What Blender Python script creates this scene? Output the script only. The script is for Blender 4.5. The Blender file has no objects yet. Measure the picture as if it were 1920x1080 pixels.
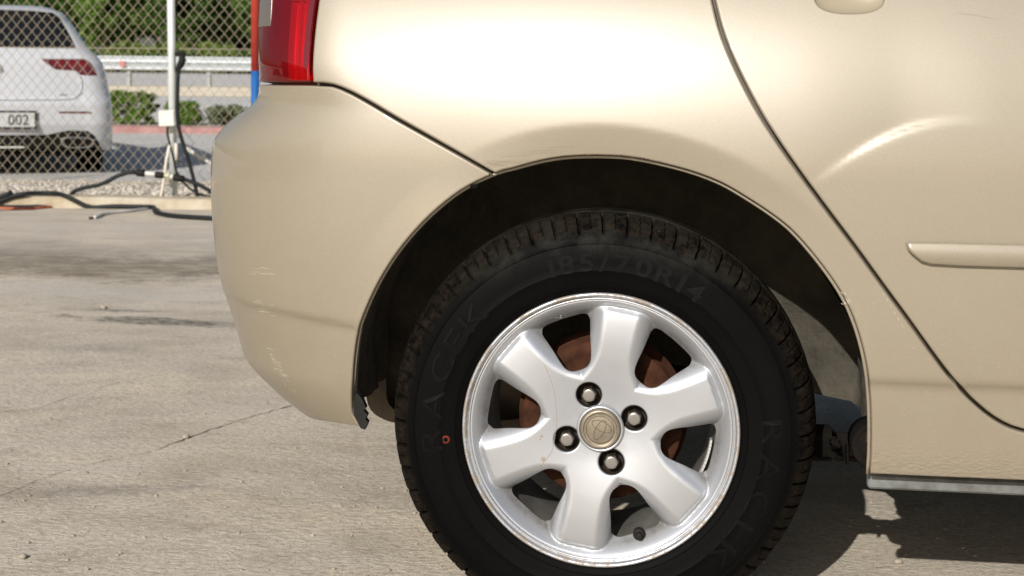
import bpy, math, random
import numpy as np
from math import sin, cos, tan, atan, pi, radians, sqrt
from mathutils import Vector, Matrix
from mathutils.geometry import delaunay_2d_cdt
random.seed(7)
rng = np.random.default_rng(7)
SC = bpy.context.scene
COL = SC.collection

# ------------------------------------------------------------------ camera
F = 50 / 36 * 1920
PITCH, ROLL, HOR, VPX = radians(3), .012, 142, 1250
PSI = atan((VPX - 960) / F * cos(PITCH))
CYP = HOR + F * tan(PITCH)
CAMP = np.array([0, -1.955, .797])
_f = np.array([-sin(PSI) * cos(PITCH), cos(PSI) * cos(PITCH), -sin(PITCH)])
_r = np.array([cos(PSI), sin(PSI), 0.])
_u = np.cross(_r, _f)
CR, CU = cos(ROLL) * _r + sin(ROLL) * _u, -sin(ROLL) * _r + cos(ROLL) * _u
cd = bpy.data.cameras.new('camera')
cam = bpy.data.objects.new('camera', cd)
COL.objects.link(cam)
cam.matrix_world = Matrix(((CR[0], CU[0], -_f[0], CAMP[0]), (CR[1], CU[1], -_f[1], CAMP[1]), (CR[2], CU[2], -_f[2], CAMP[2]), (0, 0, 0, 1)))
cd.lens, cd.sensor_width = 50, 36
cd.shift_y = -(540 - CYP) / 1920
cd.clip_start, cd.clip_end = .05, 3000
cd.dof.use_dof, cd.dof.focus_distance, cd.dof.aperture_fstop = True, 1.97, 11
SC.camera = cam

# ------------------------------------------------------------------ world, sun, exposure
SUN_AZ, SUN_EL = radians(15), radians(29)
w = bpy.data.worlds.new('World')
SC.world = w
w.use_nodes = True
nt = w.node_tree
sky = nt.nodes.new('ShaderNodeTexSky')
sky.sky_type = 'NISHITA'
sky.sun_disc = False
sky.sun_elevation = SUN_EL
sky.sun_rotation = math.atan2(-sin(SUN_AZ), -cos(SUN_AZ))
sky.dust_density, sky.air_density = 2.5, 1.0
nt.links.new(sky.outputs[0], nt.nodes['Background'].inputs[0])
nt.nodes['Background'].inputs[1].default_value = .065
sd = bpy.data.lights.new('sun', 'SUN')
sd.energy, sd.angle, sd.color = 4.2, radians(.5), (1, .965, .92)
sun = bpy.data.objects.new('sun', sd)
COL.objects.link(sun)
S2 = Vector((-sin(SUN_AZ) * cos(SUN_EL), -cos(SUN_AZ) * cos(SUN_EL), sin(SUN_EL)))
sun.rotation_euler = S2.to_track_quat('Z', 'Y').to_euler()
sun.location = (-3, -8, 6)
SC.view_settings.view_transform = 'Standard'
SC.view_settings.look = 'None'
SC.view_settings.exposure = .27
SC.view_settings.gamma = 1
SC.view_settings.use_curve_mapping = False
SC.render.engine = 'CYCLES'
SC.cycles.use_denoising = True

# ------------------------------------------------------------------ tracing helpers (photo pixel -> point of the place)
def proj(P):
    v = np.asarray(P, float) - CAMP
    z = v @ _f
    return np.stack([960 + F * (v @ CR) / z, CYP - F * (v @ CU) / z], -1)
def ray(px, py): return _f + CR * (px - 960) / F - CU * (py - CYP) / F
def onY(px, py, Y=0.):
    d = ray(px, py); return CAMP + d * ((Y - CAMP[1]) / d[1])
def onZ(px, py, Z=0.):
    d = ray(px, py); return CAMP + d * ((Z - CAMP[2]) / d[2])
GF = np.array([-sin(PSI), cos(PSI), 0.])      # away from the yard, along the ground
GR = np.array([cos(PSI), sin(PSI), 0.])
def onF(px, py, D):
    d = ray(px, py); return CAMP + d * (D / (d @ GF))
def bg(r, f, z):
    return np.array([CAMP[0], CAMP[1], 0.]) + GR * r + GF * f + np.array([0, 0, z])
def T(p): return tuple(float(c) for c in p)

# ------------------------------------------------------------------ materials
def mat(name, col, rough=.6, metal=0., **k):
    k = {a.replace('_IOR_', '_IOR_'): b for a, b in k.items()}
    m = bpy.data.materials.new(name)
    m.use_nodes = True
    b = m.node_tree.nodes['Principled BSDF']
    b.inputs['Base Color'].default_value = (*col, 1)
    b.inputs['Roughness'].default_value = rough
    b.inputs['Metallic'].default_value = metal
    for kk, v in k.items(): b.inputs[kk.replace('_', ' ')].default_value = v
    return m
class NT:
    def __init__(s, m):
        s.m, s.t = m, m.node_tree
        s.b = s.t.nodes['Principled BSDF']
    def n(s, typ, **k):
        x = s.t.nodes.new('ShaderNode' + typ)
        for a, v in k.items(): setattr(x, a, v)
        return x
    def l(s, a, b): s.t.links.new(a, b)
    def coord(s, kind='Object'):
        return s.n('TexCoord').outputs[kind]
    def mapping(s, vec, scale=(1, 1, 1), loc=(0, 0, 0), rot=(0, 0, 0)):
        x = s.n('Mapping'); s.l(vec, x.inputs[0])
        x.inputs['Scale'].default_value = scale; x.inputs['Location'].default_value = loc; x.inputs['Rotation'].default_value = rot
        return x.outputs[0]
    def noise(s, vec, scale, detail=6, rough=.6, dist=0.):
        x = s.n('TexNoise'); s.l(vec, x.inputs['Vector'])
        x.inputs['Scale'].default_value = scale; x.inputs['Detail'].default_value = detail
        x.inputs['Roughness'].default_value = rough; x.inputs['Distortion'].default_value = dist
        return x.outputs['Fac']
    def ramp(s, fac, *stops):
        x = s.n('ValToRGB'); s.l(fac, x.inputs[0])
        e = x.color_ramp.elements
        while len(e) < len(stops): e.new(.5)
        for q, (p, c) in zip(e, stops):
            q.position = p
            q.color = (c, c, c, 1) if isinstance(c, (int, float)) else (*c, 1)
        return x.outputs[0]
    def mix(s, fac, a, b, blend='MIX'):
        x = s.n('Mix', data_type='RGBA', blend_type=blend)
        for i, v in ((0, fac), (6, a), (7, b)):
            if isinstance(v, bpy.types.NodeSocket): s.l(v, x.inputs[i])
            elif i == 0: x.inputs[0].default_value = v
            else: x.inputs[i].default_value = (*v, 1) if not isinstance(v, (int, float)) else (v, v, v, 1)
        return x.outputs[2]
    def math(s, op, a, b=None, c=None, clamp=False):
        x = s.n('Math', operation=op, use_clamp=clamp)
        for i, v in enumerate((a, b, c)):
            if v is None: continue
            if isinstance(v, bpy.types.NodeSocket): s.l(v, x.inputs[i])
            else: x.inputs[i].default_value = v
        return x.outputs[0]
    def bump(s, h, strength, dist=.01):
        x = s.n('Bump'); x.inputs['Strength'].default_value = strength; x.inputs['Distance'].default_value = dist
        s.l(h, x.inputs['Height']); s.l(x.outputs[0], s.b.inputs['Normal'])
        return x.outputs[0]
    def col(s, x): s.l(x, s.b.inputs['Base Color'])
    def rough(s, x): s.l(x, s.b.inputs['Roughness'])
    def sep(s, vec):
        x = s.n('SeparateXYZ'); s.l(vec, x.inputs[0]); return x.outputs
def grain(name, c1, c2, scale=8, rough=.8, bump=.3, bscale=None, metal=0., detail=8, dist=.003, **k):
    m = mat(name, c1, rough, metal, **k); t = NT(m); o = t.coord()
    t.col(t.ramp(t.noise(o, scale, detail), (.35, c1), (.65, c2)))
    if bump: t.bump(t.noise(o, bscale or scale * 6, 8), bump, dist)
    return m

# car paint: champagne metallic under clear coat, dust plus painted-in shade low down, fine scratches
def car_paint(name, texture=False):
    m = mat(name, (.5, .42, .31), .5, .0); t = NT(m); o = t.coord()
    t.b.inputs['Coat Weight'].default_value = .8
    t.b.inputs['Coat Roughness'].default_value = .05
    vor = t.n('TexVoronoi'); t.l(o, vor.inputs['Vector']); vor.inputs['Scale'].default_value = 1400
    fl = t.sep(vor.outputs['Color'])[0]
    base = t.mix(t.ramp(fl, (0, 0.), (1, 1.)), (.222, .188, .134), (.274, .238, .175))
    cloud = t.ramp(t.noise(o, 3.5, 5), (.35, 0.), (.7, 1.))
    base = t.mix(t.math('MULTIPLY', cloud, .25), base, (.205, .175, .126))
    z = t.sep(o)[2]
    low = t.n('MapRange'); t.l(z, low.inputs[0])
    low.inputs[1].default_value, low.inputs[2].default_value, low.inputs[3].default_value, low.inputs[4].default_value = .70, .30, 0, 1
    dust_shade = t.math('MULTIPLY', low.outputs[0], t.ramp(t.noise(o, 9, 9, .7), (.3, .25), (.75, .75)))
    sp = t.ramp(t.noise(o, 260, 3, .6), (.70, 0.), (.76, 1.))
    base = t.mix(t.math('MULTIPLY', dust_shade, .55), base, (.15, .115, .07))
    base = t.mix(t.math('MULTIPLY', sp, t.math('MULTIPLY', low.outputs[0], .35)), base, (.62, .56, .45))
    t.col(base)
    t.rough(t.mix(dust_shade, .47, .6))
    mm = t.n('MapRange'); t.l(dust_shade, mm.inputs[0]); mm.inputs[3].default_value, mm.inputs[4].default_value = .064, .04
    cr = t.n('MapRange'); t.l(dust_shade, cr.inputs[0]); cr.inputs[3].default_value, cr.inputs[4].default_value = .04, .38
    t.l(cr.outputs[0], t.b.inputs['Coat Roughness'])
    h = t.noise(o, 420, 2, .5)
    if texture:
        l2 = t.n('MapRange'); t.l(z, l2.inputs[0])
        l2.inputs[1].default_value, l2.inputs[2].default_value, l2.inputs[3].default_value, l2.inputs[4].default_value = .31, .27, 0, 1
        hh = t.math('MULTIPLY', t.noise(t.mapping(o, (1, 1, 2.2)), 130, 3), l2.outputs[0])
        t.bump(t.math('ADD', t.math('MULTIPLY', h, .03), hh), .5, .004)
        nb = t.n('Bump'); nb.inputs['Strength'].default_value = .35; nb.inputs['Distance'].default_value = .002
        t.l(t.math('ADD', t.math('MULTIPLY', h, .04), hh), nb.inputs['Height']); t.l(nb.outputs[0], t.b.inputs['Coat Normal'])
    else:
        t.bump(h, .012, .002)
    gm = t.n('BsdfGlossy'); gm.inputs['Color'].default_value = (.80, .735, .64, 1); gm.inputs['Roughness'].default_value = .385
    mx = t.n('MixShader'); t.l(mm.outputs[0], mx.inputs[0]); t.l(t.b.outputs[0], mx.inputs[1]); t.l(gm.outputs[0], mx.inputs[2])
    t.l(mx.outputs[0], t.t.nodes['Material Output'].inputs[0])
    return m
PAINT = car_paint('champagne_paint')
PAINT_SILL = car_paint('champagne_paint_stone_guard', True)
JAMB = grain('door_jamb_paint', (.085, .065, .038), (.05, .04, .025), 30, .6, .1)
BLACK = grain('dark_plastic', (.008, .008, .0075), (.015, .014, .012), 30, .7, .3, Specular_IOR_Level=.2)
LINER = mat('wheel_liner_dusty', (.05, .045, .035), .9); _t = NT(LINER); _o = _t.coord()
_t.col(_t.mix(_t.ramp(_t.noise(_o, 14, 9, .7), (.35, 0.), (.7, 1.)), (.036, .031, .022), (.075, .065, .046)))
_t.bump(_t.math('ADD', _t.noise(_o, 25, 8, .65), _t.math('MULTIPLY', _t.noise(_o, 5, 3, .5, 1.5), 2.)), .6, .012)
UNDER = grain('underbody', (.004, .0035, .003), (.010, .008, .006), 12, .95, .4, Specular_IOR_Level=.1)
RUST = grain('rusty_iron', (.062, .024, .011), (.030, .012, .007), 40, .9, .35, 160, 0, Specular_IOR_Level=.15)
MUFF = grain('muffler_metal', (.13, .10, .07), (.085, .065, .045), 14, .65, .15, 60, .4)
SILLMETAL = grain('dirty_grey_seam', (.16, .17, .165), (.07, .065, .055), 22, .75, .4, 80)
GLASS = mat('dark_glass', (.008, .009, .010), .03, 0, IOR=1.45)
CHROME = mat('chrome', (.75, .75, .74), .12, 1)
# ------------------------------------------------------------------ mesh helpers
def link(name, me, m, parent=None, loc=None, normals=None, smooth=True):
    if m is not None and not me.materials: me.materials.append(m)
    if smooth: me.polygons.foreach_set('use_smooth', np.ones(len(me.polygons), bool))
    if normals is not None: me.normals_split_custom_set_from_vertices([T(n) for n in normals])
    o = bpy.data.objects.new(name, me)
    COL.objects.link(o)
    if parent is not None: o.parent = parent
    if loc is not None: o.location = T(loc)
    return o
def mesh(name, V, Fc, m=None, parent=None, smooth=True, **k):
    me = bpy.data.meshes.new(name)
    me.from_pydata([T(v) for v in V], [], [tuple(int(i) for i in f) for f in Fc])
    me.update()
    return link(name, me, m, parent, smooth=smooth, **k)
def empty(name, loc=(0, 0, 0), rot=(0, 0, 0), parent=None):
    o = bpy.data.objects.new(name, None); COL.objects.link(o)
    o.location = T(loc); o.rotation_euler = rot; o.empty_display_size = .1
    if parent is not None: o.parent = parent
    return o
def tag(o, label=None, cat=None, group=None, kind=None):
    if label: o['label'] = label
    if cat: o['category'] = cat
    if group: o['group'] = group
    if kind: o['kind'] = kind
    return o
def autosmooth(o, ang=40):
    o.data.set_sharp_from_angle(angle=radians(ang)); return o
def join(parts):
    V, Fc = [], []
    for v, f in parts:
        n = len(V); V += list(v); Fc += [[i + n for i in q] for q in f]
    return V, Fc
def box(c, s, bev=0., M=None):
    x, y, z = (q / 2 for q in s)
    if bev <= 0:
        V = [(sx * x, sy * y, sz * z) for sx in (-1, 1) for sy in (-1, 1) for sz in (-1, 1)]
        Fc = [(0, 1, 3, 2), (4, 6, 7, 5), (0, 4, 5, 1), (2, 3, 7, 6), (0, 2, 6, 4), (1, 5, 7, 3)]
    else:
        b = bev; V = []; Fc = []
        idx = {}
        for sx in (-1, 1):
            for sy in (-1, 1):
                for sz in (-1, 1):
                    for ax in range(3):
                        q = [sx * (x - b), sy * (y - b), sz * (z - b)]
                        q[ax] = (sx * x, sy * y, sz * z)[ax]
                        idx[(sx, sy, sz, ax)] = len(V); V.append(tuple(q))
        for ax in range(3):
            o1, o2 = [i for i in range(3) if i != ax]
            for s_ in (-1, 1):
                f = []
                for a_, b_ in ((-1, -1), (1, -1), (1, 1), (-1, 1)):
                    k = [0, 0, 0]; k[ax] = s_; k[o1] = a_; k[o2] = b_
                    f.append(idx[(*k, ax)])
                Fc.append(f)
        for ax in range(3):
            o1, o2 = [i for i in range(3) if i != ax]
            for a_ in (-1, 1):
                for b_ in (-1, 1):
                    k1 = [0] * 3; k1[ax] = -1; k1[o1] = a_; k1[o2] = b_
                    k2 = list(k1); k2[ax] = 1
                    Fc.append([idx[(*k1, o1)], idx[(*k2, o1)], idx[(*k2, o2)], idx[(*k1, o2)]])
        for sx in (-1, 1):
            for sy in (-1, 1):
                for sz in (-1, 1): Fc.append([idx[(sx, sy, sz, i)] for i in range(3)])
    V = [np.array(v) for v in V]
    if M is not None: V = [np.array(M @ Vector(v)) for v in V]
    V = [v + np.array(c) for v in V]
    return V, Fc
def lathe(prof, seg=96, center=(0, 0, 0), closed=False, cap=False):
    """profile [(r, y)] turned round the Y axis"""
    V, Fc = [], []
    n = len(prof)
    for i in range(seg):
        a = 2 * pi * i / seg
        for r, y in prof: V.append((center[0] + r * sin(a), center[1] + y, center[2] + r * cos(a)))
    for i in range(seg):
        j = (i + 1) % seg
        for k in range(n - 1): Fc.append((i * n + k, i * n + k + 1, j * n + k + 1, j * n + k))
        if closed: Fc.append((i * n + n - 1, i * n, j * n, j * n + n - 1))
    if cap:
        Fc.append([i * n for i in range(seg)]); Fc.append([i * n + n - 1 for i in reversed(range(seg))])
    return V, Fc
def catmull(P, step=.03, closed=False):
    P = [np.array(p, float) for p in P]
    Q = ([P[-1]] + P + [P[0], P[1]]) if closed else ([2 * P[0] - P[1]] + P + [2 * P[-1] - P[-2]])
    out = []
    for i in range(1, len(Q) - 2):
        p0, p1, p2, p3 = Q[i - 1:i + 3]
        n = max(1, int(np.linalg.norm(p2 - p1) / step))
        for k in range(n):
            t = k / n
            out.append(.5 * ((2 * p1) + (p2 - p0) * t + (2 * p0 - 5 * p1 + 4 * p2 - p3) * t * t + (3 * p1 - p0 - 3 * p2 + p3) * t ** 3))
    if not closed: out.append(P[-1])
    return out
def tube(P, r, seg=8, caps=True):
    P = [np.array(p, float) for p in P]
    V, Fc = [], []
    nrm = None
    R = r if hasattr(r, '__len__') else [r] * len(P)
    for i, p in enumerate(P):
        t = P[min(i + 1, len(P) - 1)] - P[max(i - 1, 0)]
        t = t / (np.linalg.norm(t) + 1e-12)
        if nrm is None:
            nrm = np.cross(t, (0, 0, 1.)) if abs(t[2]) < .9 else np.cross(t, (1., 0, 0))
        nrm = nrm - t * (nrm @ t); nrm = nrm / np.linalg.norm(nrm)
        b = np.cross(t, nrm)
        for k in range(seg):
            a = 2 * pi * k / seg
            V.append(p + R[i] * (cos(a) * nrm + sin(a) * b))
    for i in range(len(P) - 1):
        for k in range(seg):
            k2 = (k + 1) % seg
            Fc.append((i * seg + k, i * seg + k2, (i + 1) * seg + k2, (i + 1) * seg + k))
    if caps:
        Fc.append(list(reversed(range(seg)))); Fc.append([(len(P) - 1) * seg + k for k in range(seg)])
    return V, Fc
def smoothstep(x): x = np.clip(x, 0, 1); return x * x * (3 - 2 * x)
def sig(x): return .5 * (1 + np.tanh(x))
def softplus(x, w): return w * np.logaddexp(0, x / w)

# ------------------------------------------------------------------ panels cut out of a surface P(u, z)
def resample(poly, step):
    out = []
    n = len(poly)
    for i in range(n):
        a, b = poly[i], poly[(i + 1) % n]
        k = max(1, int(np.linalg.norm(b - a) / step))
        for j in range(k): out.append(a + (b - a) * j / k)
    # drop points crowded closer than a third of the step
    res = [out[0]]
    for p in out[1:]:
        if np.linalg.norm(p - res[-1]) > step * .3: res.append(p)
    if np.linalg.norm(res[0] - res[-1]) < step * .3: res.pop()
    return np.array(res)
def area(p): x, y = p[:, 0], p[:, 1]; return .5 * np.sum(x * np.roll(y, -1) - np.roll(x, -1) * y)
def outward(p):
    """outward unit mitre vectors of a CCW polygon"""
    d1 = p - np.roll(p, 1, 0); d1 /= np.linalg.norm(d1, axis=1)[:, None]
    d2 = np.roll(p, -1, 0) - p; d2 /= np.linalg.norm(d2, axis=1)[:, None]
    n1 = np.stack([d1[:, 1], -d1[:, 0]], 1); n2 = np.stack([d2[:, 1], -d2[:, 0]], 1)
    m = n1 + n2
    k = np.maximum(1 + np.sum(n1 * n2, 1), .45)
    return m / k[:, None]
def inside(pts, poly):
    r = np.zeros(len(pts), bool)
    x, y = pts[:, 0], pts[:, 1]
    for i in range(len(poly)):
        (x1, y1), (x2, y2) = poly[i - 1], poly[i]
        if y1 == y2: continue
        c = (y1 > y) != (y2 > y)
        r ^= c & (x < (x2 - x1) * (y - y1) / (y2 - y1) + x1)
    return r
def segdist(pts, poly):
    d = np.full(len(pts), 1e9)
    for i in range(len(poly)):
        a, b = poly[i - 1], poly[i]
        ab = b - a; L = ab @ ab + 1e-16
        t = np.clip(((pts - a) @ ab) / L, 0, 1)
        q = pts - a - t[:, None] * ab
        d = np.minimum(d, np.sum(q * q, 1))
    return np.sqrt(d)
class Surf:
    def __init__(s, fn, eps=6e-4): s.fn, s.eps = fn, eps
    def P(s, uz): uz = np.asarray(uz, float); return s.fn(uz[:, 0], uz[:, 1])
    def N(s, uz):
        uz = np.asarray(uz, float); e = s.eps
        du = s.P(uz + [e, 0]) - s.P(uz - [e, 0]); dv = s.P(uz + [0, e]) - s.P(uz - [0, e])
        n = np.cross(du, dv); return n / (np.linalg.norm(n, axis=1)[:, None] + 1e-15)
    def trace(s, pts, guess=None):
        """(u, z) of photo pixels"""
        out = []
        for px, py in pts:
            g = np.array(guess if guess is not None else (s.g0(px, py)), float)
            for _ in range(25):
                q = proj(s.P([g])[0]); e = np.array([px, py]) - q
                if np.abs(e).max() < .05: break
                h = 1e-4
                J = np.stack([(proj(s.P([g + [h, 0]])[0]) - q) / h, (proj(s.P([g + [0, h]])[0]) - q) / h], 1)
                st = np.linalg.lstsq(J, e, rcond=None)[0]
                g = g + np.clip(st, -.08, .08)
            out.append(g)
        return out
def panel(name, surf, outline, step, m, parent, r=.003, gap=.0022, depth=.012, holes=(), mirror=None, off=0., bstep=None, hole_gap=None, window=None):
    loops = []
    bstep = bstep or step
    for i, L in enumerate([outline, *holes]):
        p = resample(np.array(L, float), bstep)
        if area(p) < 0: p = p[::-1].copy()
        g = gap if i == 0 or hole_gap is None else hole_gap
        o = outward(p)
        if i > 0: o = -o               # outward from the material
        loops.append((p - o * (g + r), o))
    lo, hi = loops[0][0].min(0), loops[0][0].max(0)
    gx, gy = np.meshgrid(np.arange(lo[0], hi[0], step), np.arange(lo[1], hi[1], step))
    gx[::2] += step / 2
    pts = np.stack([gx.ravel(), gy.ravel()], 1)
    if window is not None:
        keep = window(pts); pts = pts[keep]
    ok = inside(pts, loops[0][0]); pts = pts[ok]
    d = np.full(len(pts), 1e9)
    for p, _ in loops: d = np.minimum(d, segdist(pts, p))
    for p, _ in loops[1:]: d[inside(pts, p)] = 0
    pts = pts[d > step * .45]
    allp = np.concatenate([p for p, _ in loops] + [pts])
    edges, n, spans = [], 0, []
    for p, _ in loops:
        k = len(p); edges += [(n + i, n + (i + 1) % k) for i in range(k)]; spans.append((n, n + k)); n += k
    res = delaunay_2d_cdt([Vector(T(q)) for q in allp], edges, [], 0, 1e-7)
    V2 = np.array([tuple(v) for v in res[0]]); tris = np.array([f for f in res[2]])
    omap = {}
    for i, ov in enumerate(res[3]):
        for q in ov: omap[q] = i
    cen = V2[tris].mean(1)
    k = inside(cen, loops[0][0])
    for p, _ in loops[1:]: k &= ~inside(cen, p)
    tris = tris[k]
    P = surf.P(V2); N = surf.N(V2)
    flip = np.sum(np.cross(P[tris[:, 1]] - P[tris[:, 0]], P[tris[:, 2]] - P[tris[:, 0]]) * N[tris[:, 0]]) < 0
    if flip: tris = tris[:, ::-1]
    V = [p + off * n_ for p, n_ in zip(P, N)]; NN = list(N); Fc = [tuple(t) for t in tris]
    for (p, o), (s0, s1) in zip(loops, spans):
        ids = [omap[i] for i in range(s0, s1)]
        h = 5e-4
        on = o / (np.linalg.norm(o, axis=1)[:, None] + 1e-12)
        p0 = surf.P(p); n0 = surf.N(p)
        t3 = surf.P(p + on * h) - p0
        t3 -= n0 * np.sum(t3 * n0, 1)[:, None]
        t3 /= np.linalg.norm(t3, axis=1)[:, None] + 1e-12
        ml = np.linalg.norm(o, axis=1)[:, None]
        prev = ids
        rows = [(r * sin(b), r * (1 - cos(b)), cos(b), sin(b)) for b in (pi / 6, pi / 3, pi / 2)] if r > 0 else []
        rows.append((r, r + depth, 0, 1))
        for so, si, cn, ct in rows:
            base = len(V)
            q = p0 + t3 * ml * so - n0 * (si - off)
            nn = n0 * cn + t3 * ct
            V += list(q); NN += list(nn)
            cur = list(range(base, base + len(p)))
            for i in range(len(p)):
                j = (i + 1) % len(p)
                f = (prev[i], cur[i], cur[j], prev[j])
                a_ = [np.array(V[x]) for x in f]
                fn = np.cross(a_[1] - a_[0], a_[2] - a_[0])
                if fn @ (n0[i] * (cn + .3) + t3[i]) < 0: f = f[::-1]
                Fc.append(f)
            prev = cur
    if mirror is not None:
        n = len(V)
        V2_ = [np.array((v[0], 2 * mirror - v[1], v[2])) for v in V]
        N2_ = [np.array((v[0], -v[1], v[2])) for v in NN]
        V += V2_; NN += N2_
        Fc += [tuple(i + n for i in reversed(f)) for f in Fc]
    return mesh(name, V, Fc, m, parent, normals=NN)

# ------------------------------------------------------------------ body surface of the beige hatchback
YC = .855                                 # its centre line
WX, WZ = -.0855, .302                     # rear wheel centre
WXF = 2.515
_t_ = np.linspace(0, 1, 4001); _th = pi / 2 * (3 * _t_ ** 2 - 2 * _t_ ** 3)
_cx = np.concatenate([[0], np.cumsum((np.cos(_th[1:]) + np.cos(_th[:-1])) / 2 / 4000)])
_cy = np.concatenate([[0], np.cumsum((np.sin(_th[1:]) + np.sin(_th[:-1])) / 2 / 4000)])
ARCH_PX = [(661, 775), (661, 726), (665, 669), (673, 620), (694, 563), (722, 510), (759, 457), (808, 404), (866, 358), (926, 328), (962, 318), (1015, 304), (1059, 297),
           (1102, 295), (1161, 296), (1205, 302), (1263, 315), (1307, 328), (1350, 345), (1394, 370), (1450, 407), (1494, 445), (1552, 516), (1591, 581), (1617, 659),
           (1629, 743), (1631, 834), (1628, 892)]
_ac = onY(1146, 772); ACX, ACZ = _ac[0], _ac[2]
_ap = np.array([onY(*q)[[0, 2]] - (ACX, ACZ) for q in ARCH_PX[1:-1]])
_aang = np.arctan2(_ap[:, 0], _ap[:, 1]); _arad = np.hypot(_ap[:, 0], _ap[:, 1])
HL = np.array([onY(*q)[[0, 2]] for q in [(1480, 370), (1560, 312), (1620, 279), (1660, 256), (1700, 238), (1750, 229), (1815, 228), (1920, 233), (2000, 240)]])
ZTAB = [0, 1]; XTAB = [-.3, -.3]
XF_Z = [.15, .25, .45, .60, .70, .78, .84, .90, .95, 1.0, 1.2, 1.40]
XF_X = [2.75, 2.85, 2.93, 2.93, 2.88, 2.70, 2.42, 2.02, 1.72, 1.60, 1.23, .85]
_fa = np.linspace(_aang[0], _aang[-1], 300)
_fr = np.polyval(np.polyfit(_fa, np.interp(_fa, _aang, _arad), 7), _fa)
def smtab(x, y, w=.12, n=400):
    xs = np.linspace(x[0], x[-1], n); ys = np.interp(xs, x, y)
    k = np.exp(-.5 * ((xs[:, None] - xs[None, :]) / w) ** 2); return xs, (k @ ys) / k.sum(1)
_ka, _kk = smtab([-3.2, -2.2, -1.3, -.8, -.15, .35, .8, 1.4, 3.2], [0, .0, .11, .10, -.26, -.22, -.08, .0, 0], .12)
HLP = np.polyfit(HL[:, 0], HL[:, 1], 5)
_hx = np.linspace(HL[0, 0], HL[-1, 0], 200); _hz = np.polyval(HLP, _hx); _hs = np.gradient(_hz, _hx)
def side(X, z):
    s = .80 * np.clip(z - .655, 0, .295) ** 2 + .5 * np.clip(z - .95, 0, None) + 1.4 * np.clip(.30 - z, 0, None) ** 2
    s = s + .12 * np.clip(.64 - z, 0, None) ** 2
    s = s + .058 * np.clip(.45 - X, 0, None) ** 2 - .058 * .57 ** 2 + .02 * np.clip(X - 1.6, 0, None) ** 2
    # flare round the wheel arch
    dx, dz = X - ACX, z - ACZ
    th = np.arctan2(dx, dz); rho = np.hypot(dx, dz)
    ra = np.interp(th, _fa, _fr)
    k = np.interp(th, _ka, _kk)
    s = s - k * softplus(ra + .043 - rho, .0021) * (rho > .2)
    # crease along the lower flank
    zc = np.interp(X, [-.9, -.55, -.3, .2, 3], [.46, .445, .42, .388, .388])
    s = s + .0055 * sig((zc - z) / .0055)
    # swage above the rubbing strip on the door
    zh = np.interp(X, _hx, _hz); sl = np.interp(X, _hx, _hs)
    q = (z - zh) / np.sqrt(1 + sl ** 2)
    env = smoothstep((X - HL[0, 0]) / .16) * (1 - .97 * smoothstep((X - .29) / .15)) * smoothstep((2.2 - X) / .3)
    s = s + .0044 * sig(q / .0050) * env * np.exp(-np.clip(q, 0, 1) / .10)
    return s
def LC(z): return .30 + .28 * smoothstep((.82 - np.asarray(z, float)) / .14)
def PC(u, z):
    Xc = np.interp(z, ZTAB, XTAB); Lc = LC(z)
    t = np.clip((Xc - u) / Lc, 0, 1); ex = np.clip(Xc - u - Lc, 0, None)
    Xf = np.interp(z, XF_Z, XF_X); Lf = .75
    tf = np.clip((u - Xf) / Lf, 0, 1); ef = np.clip(u - Xf - Lf, 0, None)
    uu = np.clip(u, Xc, Xf)
    bow = .07 * np.clip(ex / .55, 0, 1) ** 0.5 * 0
    X = uu - Lc * np.interp(t, _t_, _cx) + Lf * np.interp(tf, _t_, _cx) + bow
    Y = side(np.clip(X, -.75, Xf), z) + Lc * np.interp(t, _t_, _cy) + Lf * np.interp(tf, _t_, _cy) + ex + ef
    return np.stack([X, Y, z + 0 * u], -1)
BODY = Surf(PC)
BODY.g0 = lambda px, py: onY(px, py)[[0, 2]]
# rear corner: section by section so that its outline falls where the photograph shows it
SIL = [(590, 775), (566, 760), (538, 741), (513, 721), (490, 700), (470, 681), (456, 662), (447, 630), (440, 605), (432, 580), (420, 545), (408, 500), (401, 450), (397, 400), (394.5, 330), (397, 280), (403, 258),
       (418, 240), (441, 220), (468, 201), (481, 190), (485, 175), (484, 150), (483, 120), (484, 90), (486, 50), (489, 0)]
_zt, _xt = [], []
_uu = np.linspace(0, 1, 400)
for px, py in SIL:
    Y = .2
    for _ in range(4):
        z = onY(px, py, Y)[2]
        Lc = float(LC(z))
        a_, b_ = -1.2, .3
        for _ in range(26):
            mid = (a_ + b_) / 2
            X = mid - Lc * np.interp(_uu, _t_, _cx); Yc = side(np.clip(X, -.75, 9), X * 0 + z) + Lc * np.interp(_uu, _t_, _cy)
            q = proj(np.stack([X, Yc, X * 0 + z], 1)); i = int(np.argmin(q[:, 0]))
            if q[i, 0] < px: a_ = mid
            else: b_ = mid
        Y = Yc[i]
    _zt.append(z); _xt.append(mid)
o_ = np.argsort(_zt); _zt = np.array(_zt)[o_]; _xt = np.array(_xt)[o_]
print('corner table', [(round(float(a), 3), round(float(b), 3)) for a, b in zip(_zt, _xt)])
_zz = np.linspace(_zt[0], _zt[-1], 240); _xx = np.interp(_zz, _zt, _xt)
ker = np.exp(-np.linspace(-2, 2, 13) ** 2); ker /= ker.sum()
_xx = np.convolve(np.pad(_xx, 6, 'edge'), ker, 'valid')
_topx = float(_xx[-1])
ZTAB = np.concatenate([[.10], _zz, [1.05, 1.25, 1.40]])
XTAB = np.concatenate([[_xx[0] + .03], _xx, [_topx + .05, _topx + .20, _topx + .40]])

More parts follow.
